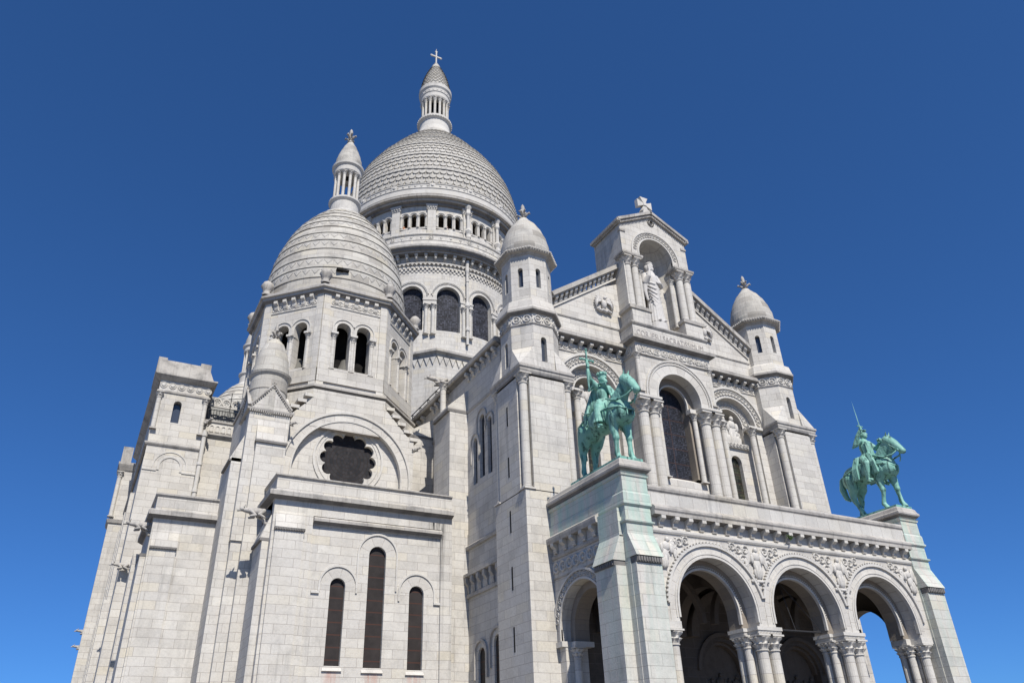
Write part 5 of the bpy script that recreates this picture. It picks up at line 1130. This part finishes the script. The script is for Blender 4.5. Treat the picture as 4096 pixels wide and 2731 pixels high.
def statue(xc,which,label):
    z0=Z0; T=thing('equestrian_statue',(xc,1.6,z0-.13),label,'statue','bronze riders on the porch')
    P=lambda x,y,z:(xc+x,y,z0+z)
    m=MB(); m.box(xc-.68,xc+.68,-.26,4.1,z0-.13,z0); m.build('base_plate',BRZ,T)
    if which==1: pose=dict(head=-.02,legs=legs((.32,.36,.26),(.15,.15,.05),(3.05,3.22,3.3,3.2),(2.95,3.15,3.3,3.22)),tail=[((0,3.45,2.85),.16),((0,3.75,2.4),.2),((0,3.78,1.8),.2),((0,3.62,1.2),.1)])
    else: pose=dict(head=.05,ys=.88,legs=legs((.6,.82,.66),(.05,0.,-.12),(2.85,2.98,2.62,2.5),(2.8,3.0,3.25,3.2)),tail=[((0,3.4,2.85),.15),((0,3.85,2.65),.19),((0,4.0,2.1),.21),((0,3.85,1.55),.17),((0,3.62,1.3),.07)])
    solid(horse(xc,z0,pose),'horse',BRZ,T,.028,2)
    ysc=.88 if which==2 else 1.
    P=lambda x,y,z:(xc+x,y*ysc,z0+z)
    straps(P,T)
    m=MB()                                           # saddle with cloth
    m.ell(P(0,1.5,2.92),(.72,.72,.16),20,10); m.ell(P(0,2.15,3.1),(.42,.14,.36),14,10); m.ell(P(0,.82,3.1),(.26,.13,.3),12,8)
    for s in (-1,1): m.ell(P(s*.64,1.55,2.62),(.1,.62,.45),14,10)
    solid(m,'saddle',BRZ,T,.035,1)
    m=MB(); rider_base(m,P,lean=0. if which==1 else -.2,face_x=.05)
    if which==2: pass
    if which==1:
        m.chain([(P(-.38,1.5,4.48),.18),(P(-.8,1.4,4.75),.14),(P(-.95,1.3,5.15),.105),(P(-.96,1.28,5.36),.075)],12); fist(m,P,-.97,1.26,5.46)
        m.cap(P(-.56,1.52,4.6),.2,P(-.72,1.66,4.25),.08,10)
        m.chain([(P(.38,1.5,4.5),.2),(P(.52,1.2,4.05),.16),(P(.25,.85,3.78),.11)],12); m.ell(P(.2,.78,3.75),(.1,.12,.1),10,8)
        m.ell(P(0,1.42,5.2),(.235,.27,.17),16,10)                                 # mail cap with crown
        for i in range(10): a=2*PI*i/10; m.cap(P(.235*math.cos(a),1.42+.265*math.sin(a),5.18),.035,P(.25*math.cos(a),1.42+.28*math.sin(a),5.3),.03,6)
        m.ell(P(.05,1.2,4.74),(.12,.09,.12),10,8)
        for s in (-1,1):                                                          # long robe over both legs
            m.chain([(P(s*.2,1.5,3.4),.38),(P(s*.5,1.22,2.98),.31),(P(s*.66,1.12,2.6),.25),(P(s*.7,1.12,2.35),.24)],14)
            m.chain([(P(s*.74,1.1,2.25),.13),(P(s*.76,1.05,2.02),.11),(P(s*.8,.78,1.93),.085)],10); m.tube([P(s*.62,.9,1.86),P(s*.95,.9,1.86)],.05,6)
            for i in range(7):
                a=R(-60+30*i); dx,dy=math.cos(a)*s,math.sin(a); m.cap(P(s*.4+dx*.22,1.35-dy*.26,3.2),.04,P(s*.7+dx*.25,1.12-dy*.28,2.2),.055,8)
        for i in range(6): m.cap(P(-.36+.04*i,1.3-.06*i,4.55),.04,P(.3,1.18-.015*i,4.3-.12*i),.045,8)        # slung mantle folds
        m.chain([(P(-.12,1.8,4.45),.24),(P(-.22,2.0,4.0),.25),(P(-.34,2.2,3.5),.23),(P(-.46,2.42,3.1),.16),(P(-.5,2.6,2.9),.08)],14)
        for i in range(4): m.chain([(P(-.36+.18*i,1.9,4.45),.04),(P(-.5+.2*i,2.25,3.7),.05),(P(-.6+.2*i,2.55,3.05),.04)],8)
    else:
        m.chain([(P(-.4,1.32,4.5),.19),(P(-.62,1.5,4.3),.165),(P(-.6,1.2,4.75),.13),(P(-.5,.98,5.1),.09)],12); fist(m,P,-.48,.92,5.2)
        m.cap(P(-.6,1.5,4.3),.19,P(-.72,1.72,4.12),.05,8)
        m.chain([(P(.38,1.3,4.48),.18),(P(.5,.85,4.0),.14),(P(.42,.5,4.2),.1)],12); m.ell(P(.4,.42,4.25),(.1,.11,.11),10,8)
        m.ell(P(0,1.26,5.17),(.23,.26,.16),16,10); m.tube([P(0,1.5,5.2),P(0,1.24,5.36),P(0,.98,5.2)],[.03,.05,.03],8); m.ell(P(0,1.02,5.2),(.17,.13,.05),12,6)
        for s in (-1,1):                                                          # armoured legs, hanging tabard
            m.chain([(P(s*.24,1.45,3.35),.33),(P(s*.62,1.0,2.88),.24),(P(s*.7,1.1,2.35),.19),(P(s*.72,1.18,1.92),.12),(P(s*.76,.86,1.82),.09)],12); m.ell(P(s*.64,.93,2.86),(.16,.17,.17),10,8)
            m.tube([P(s*.62,.98,1.74),P(s*.92,.98,1.74)],.045,6); m.tube([P(s*.92,1.0,1.74),P(s*.72,1.0,2.7)],.025,6)
            for i in range(4): m.chain([(P(s*.42,1.75+.1*i,3.5),.09),(P(s*.72,1.85+.11*i,2.8),.09),(P(s*.76,1.85+.13*i,2.12),.08)],8)
            for i in range(3): m.chain([(P(s*.34,1.05-.08*i,3.6),.09),(P(s*.66,.62-.09*i,2.9),.09),(P(s*.68,.5-.1*i,2.2),.08)],8)
        for i in range(6): m.cap(P(-.3+.12*i,1.02,4.4),.04,P(-.24+.1*i,1.0,3.55),.06,8)
    solid(m,'rider',BRZ,T,.024,1)
    m=MB()
    if which==1:
        X,Y,D=-.99,1.26,-.32
        m.tube([P(X,Y,4.35+D),P(X,Y,4.6+D),P(X,Y,6.1+D)],[.01,.055,.07],8); m.tube([P(X,Y,6.0+D),P(X,Y,6.68+D)],.05,8); m.ell(P(X,Y,6.72+D),(.08,.08,.09),8,6)
        m.tube([P(X-.4,Y,6.12+D),P(X+.4,Y,6.12+D)],[.06,.06],8); m.ell(P(X-.4,Y,6.1+D),(.06,.06,.08),8,6); m.ell(P(X+.4,Y,6.1+D),(.06,.06,.08),8,6)
        m.build('cross_hilted_sword',BRZ,T,True)
        m=MB(); m.tube([P(-.62,1.95,3.5),P(-.72,2.2,2.75),P(-.76,2.35,2.35)],[.06,.055,.04],8); m.tube([P(-.75,1.8,3.0),P(-.72,2.25,3.12)],.05,8); m.build('scabbard',BRZ,T,True)
    else:
        m.tube([P(-.48,.9,5.02),P(-.48,.9,5.35)],.04,8); m.add([P(-.53,.9,5.38),P(-.48,.875,5.38),P(-.43,.9,5.38),P(-.48,.925,5.38),P(-.56,.93,7.2)],[(0,1,4),(1,2,4),(2,3,4),(3,0,4)])
        m.tube([P(-.74,.9,5.36),P(-.22,.9,5.36)],.04,8); m.ell(P(-.48,.9,4.98),(.07,.07,.07),8,6); m.build('sword',BRZ,T)
        m=MB(); pts=[P(.42,.42,4.55),P(.44,.3,4.4),P(.45,.12,4.1),P(.44,.05,3.75)]; m.tube(pts,[.05,.12,.1,.02],8); m.tube([P(.3,.5,4.42),P(.42,.36,4.5),P(.5,.62,4.4)],.06,8); m.build('small_banner',BRZ,T,True)
    return T
statue(-9.83,1,'robed bronze horseman raising a cross-hilted sword on the pedestal beside the church turret')
statue(9.83,2,'armoured bronze rider holding a long thin sword against open blue sky')
# ================================================================ WHITE STATUE IN THE NICHE
T=thing('robed_statue',(-.28,7.25,26.14),'white stone statue of a robed bearded man standing in the gable niche','statue')
P=lambda x,y,z:(-.28+x*.92,7.25+y,26.9+z*.985)
m=MB(); m.lathe(-.28,7.25,[(.75,26.12),(.75,26.8),(.6,26.92),(.01,26.92)],24); m.build('plinth',STW,T)
m=MB(); m.chain([(P(0,0,.3),.55),(P(0,.0,1.4),.52),(P(.05,0,2.4),.5),(P(0,0,3.2),.5),(P(0,0,3.85),.52),(P(0,0,4.25),.38)],18)
for s in (-1,1): m.ell(P(s*.5,.02,4.12),(.27,.28,.26),12,10)
m.cap(P(0,0,4.4),.17,P(0,-.04,4.65),.16,12); m.ell(P(.02,-.03,4.95),(.26,.3,.36),18,14); m.ell(P(.02,.08,4.92),(.34,.28,.4),16,12); m.ell(P(.05,-.24,4.72),(.17,.14,.22),12,10)
m.cap(P(.05,-.31,5.02),.04,P(.06,-.37,4.9),.055,8); m.ell(P(.03,-.02,5.25),(.29,.3,.16),14,8)
for s in (-1,1): m.ell(P(.05+s*.1,-.3,5.05),(.07,.03,.03),8,6)
m.chain([(P(-.52,0,4.1),.26),(P(-.72,-.15,3.4),.27),(P(-.6,-.5,3.75),.17),(P(-.52,-.55,4.15),.1)],12); m.ell(P(-.5,-.57,4.3),(.1,.06,.14),10,8)
for i,(a,b) in enumerate(((-.08,.38),(-.03,.42),(.02,.3),(.06,.22))): m.cap(P(-.5+a,-.58,4.4),.035,P(-.5+a*1.3,-.6,4.3+b),.028,8)
m.cap(P(-.42,-.57,4.3),.04,P(-.34,-.6,4.42),.03,8)
m.chain([(P(.52,0,4.1),.25),(P(.74,-.15,3.4),.22),(P(.42,-.5,3.35),.13)],12); m.ell(P(.32,-.54,3.4),(.15,.07,.1),10,8)
for i in range(4): m.cap(P(.24,-.56,3.48-.06*i),.034,P(.06,-.56,3.52-.06*i),.028,8)
for i in range(7): m.chain([(P(-.72+.05*i,-.2-.04*i,3.5-.33*i),.06),(P(-.15+.03*i,-.49,3.2-.4*i),.07),(P(.45,-.33,3.35-.36*i),.06)],8)
for i in range(10): a=R(-170+18*i); m.cap(P(.55*math.cos(a),.48*math.sin(a),1.5),.07,P(.66*math.cos(a),.56*math.sin(a),.05),.1,8)
m.chain([(P(-.72,-.1,3.5),.24),(P(-.78,-.1,2.6),.16),(P(-.68,-.15,1.9),.1)],10)
for s in (-1,1): m.cap(P(s*.22,-.5,.08),.11,P(s*.26,-.75,.04),.08,8)
solid(m,'figure',STW,T,.035,1)
# ================================================================ VISITORS IN THE DOME GALLERY
def visitor(ang,r,z,top,label,name='person'):
    x,y=DX+r*math.sin(R(ang)),DY-r*math.cos(R(ang)); T=thing('person',(x,y,z),label,'person','visitors in the dome gallery')
    c,s=math.cos(R(ang)),math.sin(R(ang)); P=lambda a,b,h:(x+c*a+s*b,y+s*a-c*b,z+h)
    m=MB(); m.ell(P(0,.02,1.62),(.085,.1,.12),12,10); m.cap(P(0,0,1.42),.06,P(0,0,1.55),.055,8)
    m.chain([(P(0,0,.95),.16),(P(0,0,1.2),.16),(P(0,0,1.38),.13)],12)
    for q in (-1,1):
        m.chain([(P(q*.2,0,1.4),.06),(P(q*.27,.1,1.12),.05),(P(q*.12,.3,1.2),.04)],8); m.chain([(P(q*.1,0,.92),.1),(P(q*.1,.02,.5),.07),(P(q*.1,0,.06),.05)],8); m.cap(P(q*.1,0,.05),.05,P(q*.1,.16,.04),.04,8); m.ell(P(q*.08,.34,1.2),(.05,.05,.04),8,6)
    m.ell(P(0,.11,1.6),(.02,.03,.03),6,5); b=solid(m,'body',SKIN,T,.022,1)
    m=MB(); m.chain([(P(0,0,.9),.18),(P(0,0,1.2),.18),(P(0,0,1.39),.14)],12)
    for q in (-1,1): m.chain([(P(q*.2,0,1.4),.075),(P(q*.27,.1,1.12),.065),(P(q*.15,.26,1.18),.055)],8)
    solid(m,'jacket',top,T,.022,1); m=MB(); m.ell(P(0,-.02,1.68),(.1,.115,.09),10,8); m.build('hair',VOID,T,True)
visitor(-40.3,10.8,55.9,ORANGE,'visitor in an orange jacket leaning at the gallery opening nearest the belfry cross')
visitor(-12.7,10.8,55.9,BLUEC,'visitor in dark clothes looking out of the middle gallery opening under the great dome')
# ================================================================ weed in the corbels
m=MB(); rr=random.Random(3)
for i in range(60):
    a=rr.uniform(0,2*PI); L=rr.uniform(.1,.28); x,y,z=-.5+rr.uniform(-.12,.12),-.42+rr.uniform(-.05,.05),10.1+rr.uniform(-.1,.12)
    dx,dy,dz=L*math.cos(a),-abs(L*math.sin(a))*.6,rr.uniform(-.1,.14)
    m.add([(x,y,z),(x+dx*.5-.025*dy/L,y+dy*.5,z+dz*.6+.03),(x+dx,y+dy,z+dz),(x+dx*.5+.03,y+dy*.5,z+dz*.6-.03)],[(0,1,2,3)])
tag(m.build('weed',LEAF,None),'small green weed sprouting between the corbels above the middle porch arch','plant')
